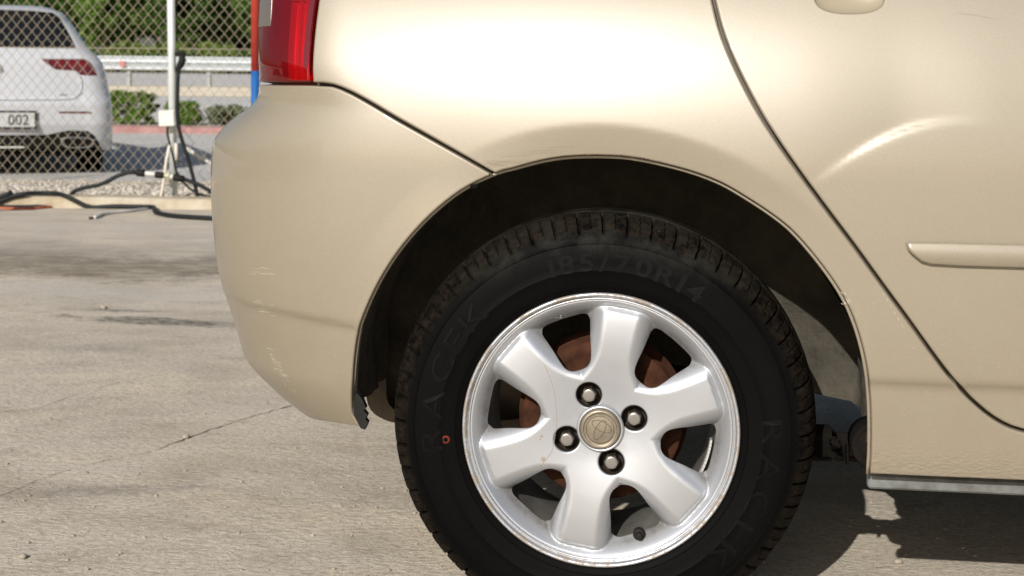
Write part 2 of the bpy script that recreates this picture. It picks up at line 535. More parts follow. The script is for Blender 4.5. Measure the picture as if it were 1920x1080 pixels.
# ------------------------------------------------------------------ the beige hatchback
car = tag(empty('hatchback_car', (WX, YC, 0)), 'champagne beige hatchback close to the camera, with silver alloy wheel and scuffed rear bumper', 'car')
class _Local:                               # geometry is computed in world space; the root stands between the wheels
    pass
def keep(o):
    o.matrix_parent_inverse = Matrix.Translation((-WX, -YC, 0)); return o
tr = BODY.trace
seam_q = catmull([np.array(p) for p in tr([(928, 328), (860, 289), (800, 255), (740, 221), (700, 197), (660, 175), (640, 166), (622, 160), (604, 157.5), (584, 157)])], .012)
lamp_r = catmull([np.array(p) for p in tr([(584, 157), (582.5, 130), (583.5, 100), (587, 60), (592, 20), (597, -12)])] + [np.array((tr([(612, -70)])[0])), ], .012)
door_seam = catmull([np.array(p) for p in tr([(1328, -40), (1338, 0), (1350, 48), (1366, 93), (1392, 150), (1424, 210), (1462, 270), (1505, 331), (1553, 396), (1602, 461), (1652, 530), (1702, 598), (1740, 651), (1772, 694), (1803, 731),
                                              (1832, 759), (1862, 783), (1895, 801), (1930, 811)])], .012)
arch = catmull([np.array(p) for p in tr(ARCH_PX)], .012)
i_s = int(np.argmin([np.linalg.norm(a - seam_q[0]) for a in arch]))
ZB = arch[-1][1]
zb_door = door_seam[-1][1]
BELT = 1.0
xd0 = door_seam[0][0]
door_top = [door_seam[0] + (-.018, .06), np.array((xd0 - .02, BELT))]
lz = lamp_r[-1]
quarter = seam_q + lamp_r[1:] + [np.array((lz[0] + .02, BELT)), np.array((xd0 - .02, BELT)), door_top[0]] + door_seam + [np.array((1.02, zb_door - .004)), np.array((2.05, zb_door - .004)), np.array((2.12, ZB))] + [np.array((x, ZB)) for x in (1.2, .6)] + arch[:i_s:-1]
fine = lambda p: (p[:, 0] < .75) | ((np.round(p[:, 0] / .006).astype(int) % 5 == 0) & (np.round(p[:, 1] / .006).astype(int) % 3 == 0))
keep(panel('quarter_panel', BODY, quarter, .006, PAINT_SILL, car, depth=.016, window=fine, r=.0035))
ff = keep
h1 = tr([(1593, -8)])[0]; hp = BODY.P([h1])[0]
rw, rh = .0495, .027
dish_hole = [np.array((h1[0] + rw * np.sign(cos(a)) * abs(cos(a)) ** .8, h1[1] + rh * np.sign(sin(a)) * abs(sin(a)) ** .8)) for a in np.linspace(0, 2 * pi, 60)[:-1]]
door_out = door_seam[::-1] + [door_top[0], door_top[1], np.array((.98, BELT)), np.array((1.0, .6)), np.array((1.02, zb_door - .004))]
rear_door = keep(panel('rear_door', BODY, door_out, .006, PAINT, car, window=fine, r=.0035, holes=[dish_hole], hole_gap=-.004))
# rear bumper
corner_u = [float(np.interp(z, ZTAB, XTAB)) for z in (.30, .80)]
UE = .555                                  # run across the back to the centre line
def u_end(z):
    xc, L_ = float(np.interp(z, ZTAB, XTAB)), float(LC(z))
    return xc - L_ - (YC - float(side(np.array([max(-.75, xc - L_ / 2)]), np.array([z]))[0]) - L_ / 2)
zbot = tr([(679, 803)])[0]
pb = [np.array(p) for p in tr([(679, 803), (652, 799)])]
zl = .262
print('foot', pb)
bottom = pb + [np.array((pb[-1][0] - .05, pb[-1][1] - .006)), np.array((pb[-1][0] - .12, zl)), np.array((pb[-1][0] - .3, zl)), np.array((u_end(zl), zl))]
z_t = seam_q[-1][1]
pt = [np.array(p) for p in tr([(584, 158.5), (560, 158.5), (530, 158.8)])]
ztop = pt[-1][1]
top_edge = [np.array((u_end(ztop), ztop)), np.array((pt[-1][0] - .3, ztop))] + pt[::-1]
bumper_out = bottom + top_edge + seam_q[::-1][2:] + arch[i_s - 1::-1]
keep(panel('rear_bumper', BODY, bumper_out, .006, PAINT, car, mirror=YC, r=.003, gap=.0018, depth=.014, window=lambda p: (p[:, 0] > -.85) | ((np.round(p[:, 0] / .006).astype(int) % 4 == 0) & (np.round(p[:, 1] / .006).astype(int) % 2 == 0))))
# tail lamp: clear red lens over a housing with ribs
LENS = mat('red_lens', (.8, .02, .02), .05); t = NT(LENS)
tb = t.n('BsdfTransparent'); tb.inputs[0].default_value = (.75, .03, .025, 1)
gl = t.n('BsdfGlossy'); gl.inputs['Roughness'].default_value = .02
fr = t.n('LayerWeight'); fr.inputs[0].default_value = .35
df = t.n('BsdfDiffuse'); df.inputs[0].default_value = (.24, .004, .006, 1)
m0 = t.n('MixShader'); m0.inputs[0].default_value = .35; t.l(tb.outputs[0], m0.inputs[1]); t.l(df.outputs[0], m0.inputs[2])
m1 = t.n('MixShader'); t.l(t.math('ADD', t.math('MULTIPLY', fr.outputs['Fresnel'], .9), .02, clamp=True), m1.inputs[0]); t.l(m0.outputs[0], m1.inputs[1]); t.l(gl.outputs[0], m1.inputs[2])
t.l(m1.outputs[0], t.t.nodes['Material Output'].inputs[0])
CLEARL = mat('clear_lens', (.8, .8, .8), .05); t = NT(CLEARL)
tb = t.n('BsdfTransparent'); tb.inputs[0].default_value = (.8, .72, .68, 1); gl = t.n('BsdfGlossy'); gl.inputs['Roughness'].default_value = .02
fr = t.n('LayerWeight'); fr.inputs[0].default_value = .4
m1 = t.n('MixShader'); t.l(fr.outputs['Fresnel'], m1.inputs[0]); t.l(tb.outputs[0], m1.inputs[1]); t.l(gl.outputs[0], m1.inputs[2]); t.l(m1.outputs[0], t.t.nodes['Material Output'].inputs[0])
REFL = mat('lamp_reflector', (.75, .12, .1), .35, .3)
REFW = mat('lamp_reflector_white', (.26, .21, .18), .3, .6)
lb = [np.array(p) for p in tr([(583, 157.5), (560, 158), (530, 158.5)])]
zlb = lb[-1][1]
ul = lb[-1][0] - .42
lens_out = [q for q in lamp_r[1:]] + [np.array((ul, lamp_r[-1][1] + .01)), np.array((ul, zlb)), *lb[::-1]]
lamp = keep(panel('tail_lamp', BODY, lens_out, .008, LENS, car, r=.004, gap=.0026, depth=.02))
ulr = tr([(575, 60)])[0][0]
def PH(u, z):
    """lamp housing: deeper than the lens, upright ribs towards the front edge, steps elsewhere"""
    p = PC(u, z); e = 6e-4
    du = PC(u + e, z) - PC(u - e, z); dv = PC(u, z + e) - PC(u, z - e)
    n = np.cross(du, dv); n /= np.linalg.norm(n, axis=1)[:, None] + 1e-15
    rel = (u - ulr)
    rib = smoothstep((rel + .034) / .004) * smoothstep((.002 - rel) / .003) * (.004 * np.cos(rel * 2 * pi / .0125))
    base = .016 + .010 * smoothstep((-.048 - rel) / .01) + .005 * np.cos((z) * 2 * pi / .011) * smoothstep((-.055 - rel) / .01) * .3
    return p - n * (base - rib)[:, None]
HOUS = Surf(PH)
_ = (panel('lamp_reflector', HOUS, lens_out, .003, REFL, lamp, r=0, gap=.005, depth=.0, window=lambda p: p[:, 0] > ulr - .25))
LRIM = mat('dark_red_rim', (.11, .008, .012), .15, 0, Coat_Weight=.8)
_e = [p - (.0075, 0) for p in lamp_r[1:]]
# reversing lens inset, high on the lamp corner
cl = [np.array(p) for p in tr([(503, 50), (508, 49), (510, 20), (513, -12)])]
print('clear', cl, 'lamp', lamp_r[::8])
cu0 = cl[0][0]
clear_out = [cl[1], cl[2], cl[3], np.array((cl[3][0] - .2, cl[3][1])), np.array((cl[3][0] - .2, cl[1][1] - .0))]
_ = (panel('reversing_lens', BODY, clear_out, .008, REFW, lamp, r=.001, gap=0, depth=.002, off=.0012))
# tailgate, roof, glass, front: what stands beyond the picture's edge
FarP = Surf(PC, 2e-3)
uE = lambda z: u_end(z)
tg = [np.array((ul - .004, .80)), np.array((ul - .004, 1.0)), np.array((ul - .0, 1.02)), np.array((uE(1.02), 1.02)), np.array((uE(.80), .80))]
keep(panel('tailgate', FarP, tg, .03, PAINT, car, mirror=YC, r=.004))
rg = [np.array((-.05, 1.03)), np.array((.0, 1.30)), np.array((uE(1.36) , 1.36)), np.array((uE(1.03), 1.03))]
keep(panel('side_window', FarP, [np.array((.22, BELT + .01)), np.array((.32, 1.36)), np.array((.92, 1.38)), np.array((.97, BELT + .01))], .03, GLASS, car, r=.002))
keep(panel('side_window', FarP, [np.array((1.0, BELT + .01)), np.array((.99, 1.38)), np.array((1.0, 1.385)), np.array((1.62, BELT + .01))], .03, GLASS, car, r=.002))
keep(panel('rear_window', FarP, [np.array((-.34, 1.06)), np.array((-.14, 1.34)), np.array((uE(1.34), 1.34)), np.array((uE(1.06), 1.06))], .03, GLASS, car, mirror=YC, r=.002, off=.004))
keep(panel('upper_body', FarP, [np.array((xd0 - .02, BELT)), np.array((2.0, BELT)), np.array((.9, 1.40)), np.array((uE(1.40), 1.40)), np.array((uE(1.02), 1.02)), np.array((lz[0] - .25, 1.02)), np.array((lz[0] - .02, 1.005))],
           .03, PAINT, car, mirror=YC, r=.002, gap=.001, off=-.004))
rows = []
for z in (1.40,):
    us = np.linspace(uE(z), .85 + .75 + .5, 60)
    e = PC(us, us * 0 + z)
V, Fc = [], []
for i, p in enumerate(e):
    for j in range(9):
        s_ = j / 8
        V.append((p[0], p[1] + (2 * YC - 2 * p[1]) * s_, p[2] - .004 + .05 * (1 - (2 * s_ - 1) ** 2) * min(1, (p[1] > 0) * 1.)))
for i in range(len(e) - 1):
    for j in range(8): Fc.append((i * 9 + j, (i + 1) * 9 + j, (i + 1) * 9 + j + 1, i * 9 + j + 1))
keep(mesh('roof', V, Fc, PAINT, car))
xa = WXF
def archpts(xc, zc, r, n=18): return [np.array((xc + r * sin(a), zc + r * cos(a))) for a in np.linspace(-1.75, 1.75, n)]
ap = archpts(xa, .33, .36)
keep(panel('front_door', FarP, [np.array((.985, BELT)), np.array((1.005, .6)), np.array((1.025, zb_door)), np.array((2.03, zb_door)), np.array((1.98, BELT - .05)), np.array((1.7, BELT))], .03, PAINT, car))
keep(panel('front_wing', FarP, [np.array((2.0, .95)), np.array((2.04, zb_door)), np.array((2.13, ZB))] + ap + [np.array((xa + .42, .24)), np.array((3.7, .24)), np.array((3.7, .70)), np.array((2.9, .86))], .03, PAINT, car, mirror=YC))
V, Fc = [], []
for i, z in enumerate((.70, .76, .82, .88, .94)):
    e = PC(np.array([float(np.interp(z, XF_Z, XF_X)) + .75 * k / 6 for k in range(7)] + [float(np.interp(z, XF_Z, XF_X)) + .75 + .3]), np.full(8, z))
    for p in e: V.append(p)
    for p in e[::-1]: V.append((p[0], 2 * YC - p[1], p[2]))
for i in range(4):
    for j in range(15): Fc.append((i * 16 + j, i * 16 + j + 1, (i + 1) * 16 + j + 1, (i + 1) * 16 + j))
keep(mesh('bonnet', V, Fc, PAINT, car))
V, Fc = [], []
for i, z in enumerate((.95, 1.1, 1.25, 1.39)):
    e = PC(np.array([float(np.interp(z, XF_Z, XF_X)) + .75 * k / 6 for k in range(7)]), np.full(7, z))
    for p in e: V.append(p)
    for p in e[::-1]: V.append((p[0], 2 * YC - p[1], p[2]))
for i in range(3):
    for j in range(13): Fc.append((i * 14 + j, i * 14 + j + 1, (i + 1) * 14 + j + 1, (i + 1) * 14 + j))
keep(mesh('windscreen', V, Fc, GLASS, car))
# inner shell behind the gaps
inner_out = [np.array((ul - .25, BELT)), np.array((2.0, BELT)), np.array((2.05, .3)), np.array((.9, .3)), np.array((.42, .3))] + [a + (a - (ACX, ACZ)) / np.linalg.norm(a - (ACX, ACZ)) * .012 for a in arch[-4:3:-1]] + [np.array((-.47, .36)), np.array((ul - .25, .40))]
keep(panel('inner_shell', FarP, inner_out, .03, JAMB, car, r=0, gap=0, depth=.002, off=-.02, mirror=YC))
# far flank: same panels turned to the other side
for o in [c for c in car.children if c.name.split('.')[0] in ('quarter_panel', 'rear_door', 'front_door', 'side_window', 'tail_lamp')]:
    c = o.copy(); COL.objects.link(c); c.parent = car
    c.matrix_parent_inverse = Matrix.Identity(4)
    c.matrix_basis = Matrix.Diagonal((1, -1, 1, 1)) @ Matrix.Translation((-WX, -YC, 0))

# door handle in its dish
h1 = tr([(1593, -8)])[0]; hp = BODY.P([h1])[0]
DISH = mat('handle_dish_paint', (.36, .31, .22), .35, .2, Coat_Weight=.6)
HND = PAINT
V, Fc = [], []
rw, rh = .0495, .027
prof_d = [(1.01, -.003), (.98, -.004), (.92, -.0065), (.80, -.010), (.6, -.0125), (.3, -.0145), (.0, -.015)]
for k, (s_, o__) in enumerate(prof_d):
    for i in range(64):
        a = 2 * pi * i / 64
        c_, q_ = cos(a), sin(a)
        x = rw * s_ * np.sign(c_) * abs(c_) ** .8; z = rh * s_ * np.sign(q_) * abs(q_) ** .8
        V.append(BODY.P([(h1[0] + x, h1[1] + z)])[0] + np.array((0, - o__, 0)))
for k in range(len(prof_d) - 1):
    for i in range(64):
        j = (i + 1) % 64
        Fc.append((k * 64 + i, k * 64 + j, (k + 1) * 64 + j, (k + 1) * 64 + i))
hd = keep(mesh('door_handle', V, Fc, DISH, car))
V, Fc = [], []
for i in range(25):
    x = -.062 + .124 * i / 24; b_ = sqrt(max(0, 1 - (abs(x) / .066) ** 4))
    for k in range(12):
        a = 2 * pi * k / 12
        V.append(hp + np.array((x, -.010 - .010 * b_ + .008 * cos(a) * b_, .029 + .012 * sin(a) * (b_ * .7 + .3))))
for i in range(24):
    for k in range(12): Fc.append((i * 12 + k, i * 12 + (k + 1) % 12, (i + 1) * 12 + (k + 1) % 12, (i + 1) * 12 + k))
g = mesh('handle_grip', V, Fc, HND, hd)
# rubbing strip
mo = [np.array(p) for p in tr([(1694, 452), (1699, 450.5), (1760, 451), (1930, 455)])]
mb = [np.array(p) for p in tr([(1930, 504), (1800, 500), (1742, 496), (1725, 490), (1708, 474), (1697, 461)])]
strip_out = mo + [np.array((.97, mo[-1][1])), np.array((.97, mb[0][1]))] + mb
def PM(u, z):
    p = PC(u, z)
    zm = (mo[-1][1] + mb[0][1]) / 2; hh = (mo[-1][1] - mb[0][1]) / 2
    p[:, 1] -= .0095 * (1 - .55 * np.clip((z - zm) / hh, -1, 1) ** 2) * smoothstep((u - mo[0][0] + .006) / .014) + .003
    return p
keep(panel('rubbing_strip', Surf(PM), strip_out, .004, PAINT, car, r=.004, gap=0, depth=.008, window=lambda p: (p[:, 0] < .75) | (np.round(p[:, 0] / .004).astype(int) % 8 == 0)))
# grey seam flange under the sill
fz = [onY(1623, 897, .035), onY(1623, 916, .035)]
V, Fc = join([box(((fz[0][0] + .004 + .155), .048, (fz[0][2] + fz[1][2]) / 2 + .002), (.31, .02, .021), .003),
              box((fz[0][0] + .9, .058, fz[0][2] - .004), (1.6, .012, .006), .0015),
              box((fz[0][0] + 1.0, .066, fz[0][2] - .013), (1.7, .004, .014), .001)])
V = [np.array((v[0], v[1] + (v[0] - .3) * -.01, v[2])) for v in V]
sf = keep(mesh('sill_flange', V, Fc, SILLMETAL, car, smooth=False))

# wheel house, underbody
V, Fc = [], []
A0, A1, NA = radians(-94), radians(97), 90
for i in range(NA + 1):
    a = A0 + (A1 - A0) * i / NA
    y0 = float(side(np.array([ACX + np.interp(a, _aang, _arad) * sin(a)]), np.array([ACZ + np.interp(a, _aang, _arad) * cos(a)]))[0]) + .014
    y0 = max(.012, float(PC(np.array([ACX + np.interp(a, _aang, _arad) * sin(a)]), np.array([ACZ + np.interp(a, _aang, _arad) * cos(a)]))[0][1]) + .014)
    for j in range(15):
        y = y0 + (.322 - y0) * j / 14
        wob = .004 * sin(a * 9 + j) + .003 * sin(a * 23 + j * 2.1) + (.012 * smoothstep((j - 2) / 3) * smoothstep(a / .6))
        R_ = np.interp(a, _aang, _arad) + .010 + wob
        V.append((ACX + R_ * sin(a), y, ACZ + R_ * cos(a)))
for i in range(NA):
    for j in range(14): Fc.append((i * 15 + j, i * 15 + j + 1, (i + 1) * 15 + j + 1, (i + 1) * 15 + j))
n0 = len(V)
V.append((ACX, .322, ACZ + .02))
for i in range(NA): Fc.append((n0, (i + 1) * 15 + 14, i * 15 + 14))
keep(mesh('wheel_liner', V, Fc, LINER, car))
# seam and clip on the liner
sp = []
for k in range(9):
    a = radians(68) + .0 * k; y = .03 + .2 * k / 8; R_ = np.interp(a, _aang, _arad) + .006 - .004 * (k > 0)
    sp.append((ACX + R_ * sin(a - .015 * k), y, ACZ + R_ * cos(a - .015 * k)))
keep(mesh('liner_seam', *tube(sp, .0034, 6), UNDER, car))
# torn liner tongue behind the tyre, rubber edge at the bumper
und = join([box((1.35, YC, .27), (1.75, 1.45, .05), .01), box((-.1, YC + .15, .56), (1.15, .85, .2), .02), box((-.35, YC, .55), (.5, 1.0, .12), .02), box((.60, .20, .38), (.5, .26, .28), .03)])  # last box is added to block sunlight leaking through behind the sill
keep(mesh('floor_pan', *und, UNDER, car, smooth=False))
# trailing arm and axle beam
q0, q1 = onY(1545, 830, .16), onY(1625, 820, .16)
a0_, a1_, a2_ = onY(1500, 826, .16), onY(1560, 832, .16), onY(1612, 838, .16)
ta = join([box((a0_ + a1_) / 2, (abs(a1_[0] - a0_[0]) + .01, .05, .046), .008), box((a1_ + a2_) / 2 + (0, 0, -.002), (abs(a2_[0] - a1_[0]) + .012, .042, .040), .012), box(a1_ + (0, -.03, .008), (.016, .02, .012), .003), box(a1_ + (.018, -.026, -.008), (.006, .01, .03), .002)])
bc_ = onY(1642, 838, .07)
bush = lathe([(.010, 0), (.022, 0), (.0225, .003), (.026, .003), (.031, 0), (.033, .004), (.033, .05), (.010, .054)], 32, center=(bc_[0], .07, bc_[2]))
beam = tube([(.10, .25, .33), (.10, 2 * YC - .25, .33)], .035, 12)
keep(mesh('trailing_arm', *join([ta, beam]), UNDER, car))
keep(mesh('arm_bush', *bush, UNDER, car))
# silencer behind the wheel
ml_, mb_ = onY(694, 790, .42), onY(694, 680, .42)
V, Fc = [], []
zc_, xc_ = ml_[2] + .075, ml_[0] + .16
for y, s_ in ((.395, .80), (.40, .93), (.405, 1.03), (.415, 1.03), (.42, .98), (.9, .98), (.905, .8)):
    for i in range(40):
        a = 2 * pi * i / 40; c_, q_ = cos(a), sin(a)
        V.append((xc_ + .16 * s_ * np.sign(c_) * abs(c_) ** .5, y, zc_ + .075 * s_ * np.sign(q_) * abs(q_) ** .5))
for k in range(6):
    for i in range(40): Fc.append((k * 40 + i, k * 40 + (i + 1) % 40, (k + 1) * 40 + (i + 1) % 40, (k + 1) * 40 + i))
Fc.append(list(range(40)))
keep(mesh('silencer', V, Fc, MUFF, car))
# rubber edging at the foot of the bumper opening
fl = [(667, 735), (674, 742), (680, 750), (686, 765), (682, 770), (689, 778), (685, 786), (690, 792), (687, 800), (684, 806), (676, 803), (663, 778)]
V = [onY(*q, .030) for q in fl] + [onY(*q, .030) + np.array((0, .012, 0)) for q in fl]; n = len(fl)
keep(mesh('arch_edging', V, [list(range(n)), list(range(2 * n - 1, n - 1, -1))] + [(i, i + n, (i + 1) % n + n, (i + 1) % n) for i in range(n)], BLACK, car, smooth=False))
lipc = [BODY.P([a + (a - (ACX, ACZ)) / np.linalg.norm(a - (ACX, ACZ)) * .0002])[0] + np.array((0, .0105, 0)) for a in arch[3:]]
keep(mesh('arch_lip', *tube(lipc, .0026, 6), PAINT, car))
clip = onY(890, 350, .02)
keep(mesh('liner_clip', *box(clip, (.012, .012, .006), .002), UNDER, car, smooth=False))

# ---- scuffs: chipped edge over the arch, pale scratches on the bumper
CHIP = grain('chipped_edge_rust', (.05, .022, .012), (.10, .06, .035), 90, .8, .3)
SCR = mat('pale_scratch', (.78, .74, .66), .5)
DSCR = mat('dark_scratch', (.27, .22, .16), .6)
def ribbon(pts_px, wd, off=.0004, var=.6, surf=BODY, seed=0):
    """thin strip lying on the body along a traced line"""
    rr = random.Random(seed)
    P_ = [np.array(p) for p in surf.trace(pts_px)] if len(pts_px[0]) == 2 and abs(pts_px[0][0]) > 5 else [np.array(p) for p in pts_px]
    c = catmull(P_, .004)
    P3 = surf.P(c); N3 = surf.N(c)
    V, Fc = [], []
    for i in range(len(c)):
        t_ = P3[min(i + 1, len(c) - 1)] - P3[max(i - 1, 0)]; b_ = np.cross(N3[i], t_); b_ /= np.linalg.norm(b_) + 1e-12
        ww = wd * (1 - var * rr.random()) * min(1, .25 + i / 3, .25 + (len(c) - 1 - i) / 3)
        V += [P3[i] + N3[i] * off + b_ * ww / 2, P3[i] + N3[i] * off - b_ * ww / 2]
        if i: Fc.append((2 * i - 2, 2 * i - 1, 2 * i + 1, 2 * i))
    return V, Fc
_ = (mesh('lamp_edge', *ribbon([tuple(p) for p in _e], .009, .0008, .05), LRIM, lamp))
rib = []
arc_top = [(1052, 294), (1075, 292.2), (1102, 290.8), (1130, 290.5), (1160, 291.5), (1188, 294.5), (1215, 299), (1245, 305)]
at = [(x, y - .6) for x, y in arc_top]
for i in range(26):
    x0 = 1050 + i * 7.4; y0 = float(np.interp(x0, [a[0] for a in at], [a[1] for a in at]))
    x1 = x0 + random.uniform(4, 9); y1 = float(np.interp(x1, [a[0] for a in at], [a[1] for a in at]))
    dy = random.uniform(-1.2, 1.2)
    rib.append(ribbon([(x0, y0 + dy), ((x0 + x1) / 2, (y0 + y1) / 2 + dy + random.uniform(-.8, .8)), (x1, y1 + dy)], .0030 * random.uniform(.5, 1), seed=i))
tag(keep(mesh('chipped_edge', *join(rib), CHIP, car, smooth=False)), kind='stuff')
rib = []
for i in range(40):     # dark parallel scratches left of the arch crown
    x0 = random.uniform(905, 960); y0 = random.uniform(302, 322); L = random.uniform(15, 70)
    if y0 > 316: L *= .4
    lim = float(np.interp(x0 + L, [905, 926, 962, 1015, 1059], [322, 328, 318, 304, 297])) - 4
    if y0 - (x0 - 905) * .06 > min(lim, float(np.interp(x0, [905, 926, 962, 1015], [312, 328, 318, 304])) - 4) or y0 < 300 + max(0, (926 - x0)) * -.6: continue
    rib.append(ribbon([(x0, y0 - (x0 - 905) * .06), (x0 + L, y0 - (x0 - 905) * .06 - .5 + random.uniform(-.5, 1.5))], .0007, seed=i))
for y0, x0, x1 in ((283, 985, 1050), (288, 980, 1060), (276, 1030, 1085), (293, 940, 1000)): rib.append(ribbon([(x0, y0), (x1, y0 - 2)], .0006, seed=x0))
rib.append(ribbon([(1790, 24), (1830, 29), (1868, 36)], .0005)); rib.append(ribbon([(1412, 66), (1417, 78)], .0016)); rib.append(ribbon([(1640, 134), (1646, 131)], .001))
tag(keep(mesh('dark_scratches', *join(rib), DSCR, car, smooth=False)), kind='stuff')
rib = []
for i in range(42):     # pale scratches low on the bumper
    k = i / 41; x0 = 500 + 48 * k + random.uniform(-6, 6); y0 = 652 + 88 * k + random.uniform(-7, 7)
    rib.append(ribbon([(x0, y0), (x0 + random.uniform(2, 9), y0 + random.uniform(1, 9))], .0008, seed=i))
for i in range(16):
    x0 = random.uniform(455, 505); y0 = random.uniform(563, 592) if i % 3 else random.uniform(500, 520)
    rib.append(ribbon([(x0, y0), (x0 + random.uniform(6, 22), y0 + random.uniform(0, 4))], .00042, seed=i))
for i in range(9):
    x0 = random.uniform(1577, 1600); y0 = random.uniform(545, 575)
    rib.append(ribbon([(x0, y0), (x0 + random.uniform(1, 5), y0 + random.uniform(-6, 9))], .002, seed=i + 50))
for i in range(6): rib.append(ribbon([(1655 + i * 7, 548 + i * 12), (1658 + i * 7, 553 + i * 12)], .0012, seed=i))
for i in range(26):     # stone chips
    x0, y0 = (random.uniform(1640, 1900), random.uniform(640, 880)) if i % 2 else (random.uniform(470, 660), random.uniform(620, 780))
    rib.append(ribbon([(x0, y0), (x0 + 1.5, y0 + random.uniform(-1, 1.5))], .0013, seed=i))
tag(keep(mesh('pale_scratches', *join(rib), SCR, car, smooth=False)), kind='stuff')

# ------------------------------------------------------------------ wheel
RUB = mat('tyre_rubber', (.02, .02, .02), .62); t = NT(RUB); o = t.coord()
sx = t.sep(o)
rad = t.math('SQRT', t.math('ADD', t.math('MULTIPLY', sx[0], sx[0]), t.math('MULTIPLY', sx[2], sx[2])))
mr = t.n('MapRange'); t.l(rad, mr.inputs[0]); mr.inputs[1].default_value, mr.inputs[2].default_value = .271, .284
mud = t.math('MULTIPLY', mr.outputs[0], t.ramp(t.noise(o, 75, 9, .75), (.40, 0.), (.62, 1.)), clamp=True)
mt = t.n('MapRange'); t.l(rad, mt.inputs[0]); mt.inputs[1].default_value, mt.inputs[2].default_value, mt.inputs[3].default_value, mt.inputs[4].default_value = .307, .3035, 0, 1
mud = t.math('MULTIPLY', mud, mt.outputs[0])
smu = t.ramp(t.noise(o, 7, 8, .65, .6), (.42, 0.), (.72, 1.))
c = t.mix(t.math('MULTIPLY', smu, .5), (.0020, .0019, .0018), (.0042, .0038, .0032))
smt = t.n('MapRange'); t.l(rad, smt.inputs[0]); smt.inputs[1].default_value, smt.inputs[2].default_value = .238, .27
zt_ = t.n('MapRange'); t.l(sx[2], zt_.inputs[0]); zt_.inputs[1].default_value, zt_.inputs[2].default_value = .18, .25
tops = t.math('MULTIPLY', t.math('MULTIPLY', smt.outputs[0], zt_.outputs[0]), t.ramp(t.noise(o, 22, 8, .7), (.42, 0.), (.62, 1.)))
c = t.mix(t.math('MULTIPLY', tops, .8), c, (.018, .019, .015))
c = t.mix(t.math('MULTIPLY', mud, .6), c, (.026, .0185, .012))
c = t.mix(t.math('MULTIPLY', t.math('MULTIPLY', mr.outputs[0], t.ramp(t.noise(o, 120, 4, .7), (.66, 0.), (.74, 1.))), .35), c, (.22, .18, .13))
t.col(c)
t.rough(t.mix(mud, .6, .85)); t.b.inputs['Specular IOR Level'].default_value = .05
t.bump(t.math('ADD', t.math('MULTIPLY', t.noise(o, 260, 5, .6), .25), t.math('MULTIPLY', mud, t.noise(o, 90, 5))), .35, .003)
LET = mat('tyre_lettering_pale', (.0050, .0052, .0052), .6, Specular_IOR_Level=.06)
LETD = mat('tyre_lettering', (.0026, .0026, .0026), .5, Specular_IOR_Level=.08)

TP = [(.186, .034), (.189, .026), (.194, .019), (.2, .0145), (.2035, .0135), (.2045, .0125), (.2055, .0135), (.215, .0112), (.225, .010), (.2265, .0092), (.228, .010), (.238, .0098), (.25, .0108), (.258, .0122), (.2625, .0136), (.2635, .0128),
      (.2645, .0140), (.2700, .0160), (.2745, .0185), (.2785, .0215), (.2825, .0253), (.2862, .0295), (.2895, .034), (.2925, .039), (.2952, .0445), (.2975, .0505), (.2995, .057), (.3012, .064), (.3025, .0715), (.3027, .0735), (.2965, .0745),
      (.2965, .0815), (.3035, .0825), (.3050, .090), (.3055, .098), (.2990, .0985), (.2990, .1055), (.3055, .106)]
TP2 = TP + [(r, .204 - y) for r, y in TP[::-1]]
tp_r = [p[0] for p in TP[:29]]; tp_y = [p[1] for p in TP[:29]]
NS = 52 * 26
V, Fc = [], []
npf = len(TP2)
for i in range(NS):
    a = 2 * pi * i / NS
    for k, (r, y) in enumerate(TP2):
        f_ = 0.; yy = y if y < .102 else .204 - y
        if r > .2755 and (yy < .073):
            ph = (i / 26 + (yy - .03) * 2.2 + .35 * max(0, (yy - .05)) * 10 * .3) % 1.0
            zone = min(1, (r - .2755) / .006)
            d1 = min(abs(ph - 0), abs(ph - 1)) * 36.8e-3
            d2 = abs(ph - .5) * 36.8e-3
            f_ = .0075 * max(0, 1 - (max(0, d1 - .0011) / .0014)) * zone
            if yy > .026: f_ = max(f_, .0032 * (1 if d2 < .0009 else 0) * zone)
            # block crowns slightly cushioned
            f_ += .0006 * abs(2 * ph - 1) ** 6 * zone
        # move inwards along the local normal
        k0, k1 = TP2[max(k - 1, 0)], TP2[min(k + 1, npf - 1)]
        tr_, ty_ = k1[0] - k0[0], k1[1] - k0[1]; L = sqrt(tr_ ** 2 + ty_ ** 2) + 1e-9
        nr, ny = (ty_ / L, -tr_ / L)
        r2, y2 = r - nr * f_, y - ny * f_
        zz = r2 * cos(a)
        V.append((r2 * sin(a), y2, zz))
for i in range(NS):
    j = (i + 1) % NS
    for k in range(npf - 1): Fc.append((i * npf + k, j * npf + k, j * npf + k + 1, i * npf + k + 1))
V = [(v[0], v[1], max(v[2], -WZ + .0005)) for v in V]
wheel = empty('wheel', (0, -YC, WZ), parent=car)
tyre = mesh('tyre', V, Fc, RUB, wheel); autosmooth(tyre, 38)

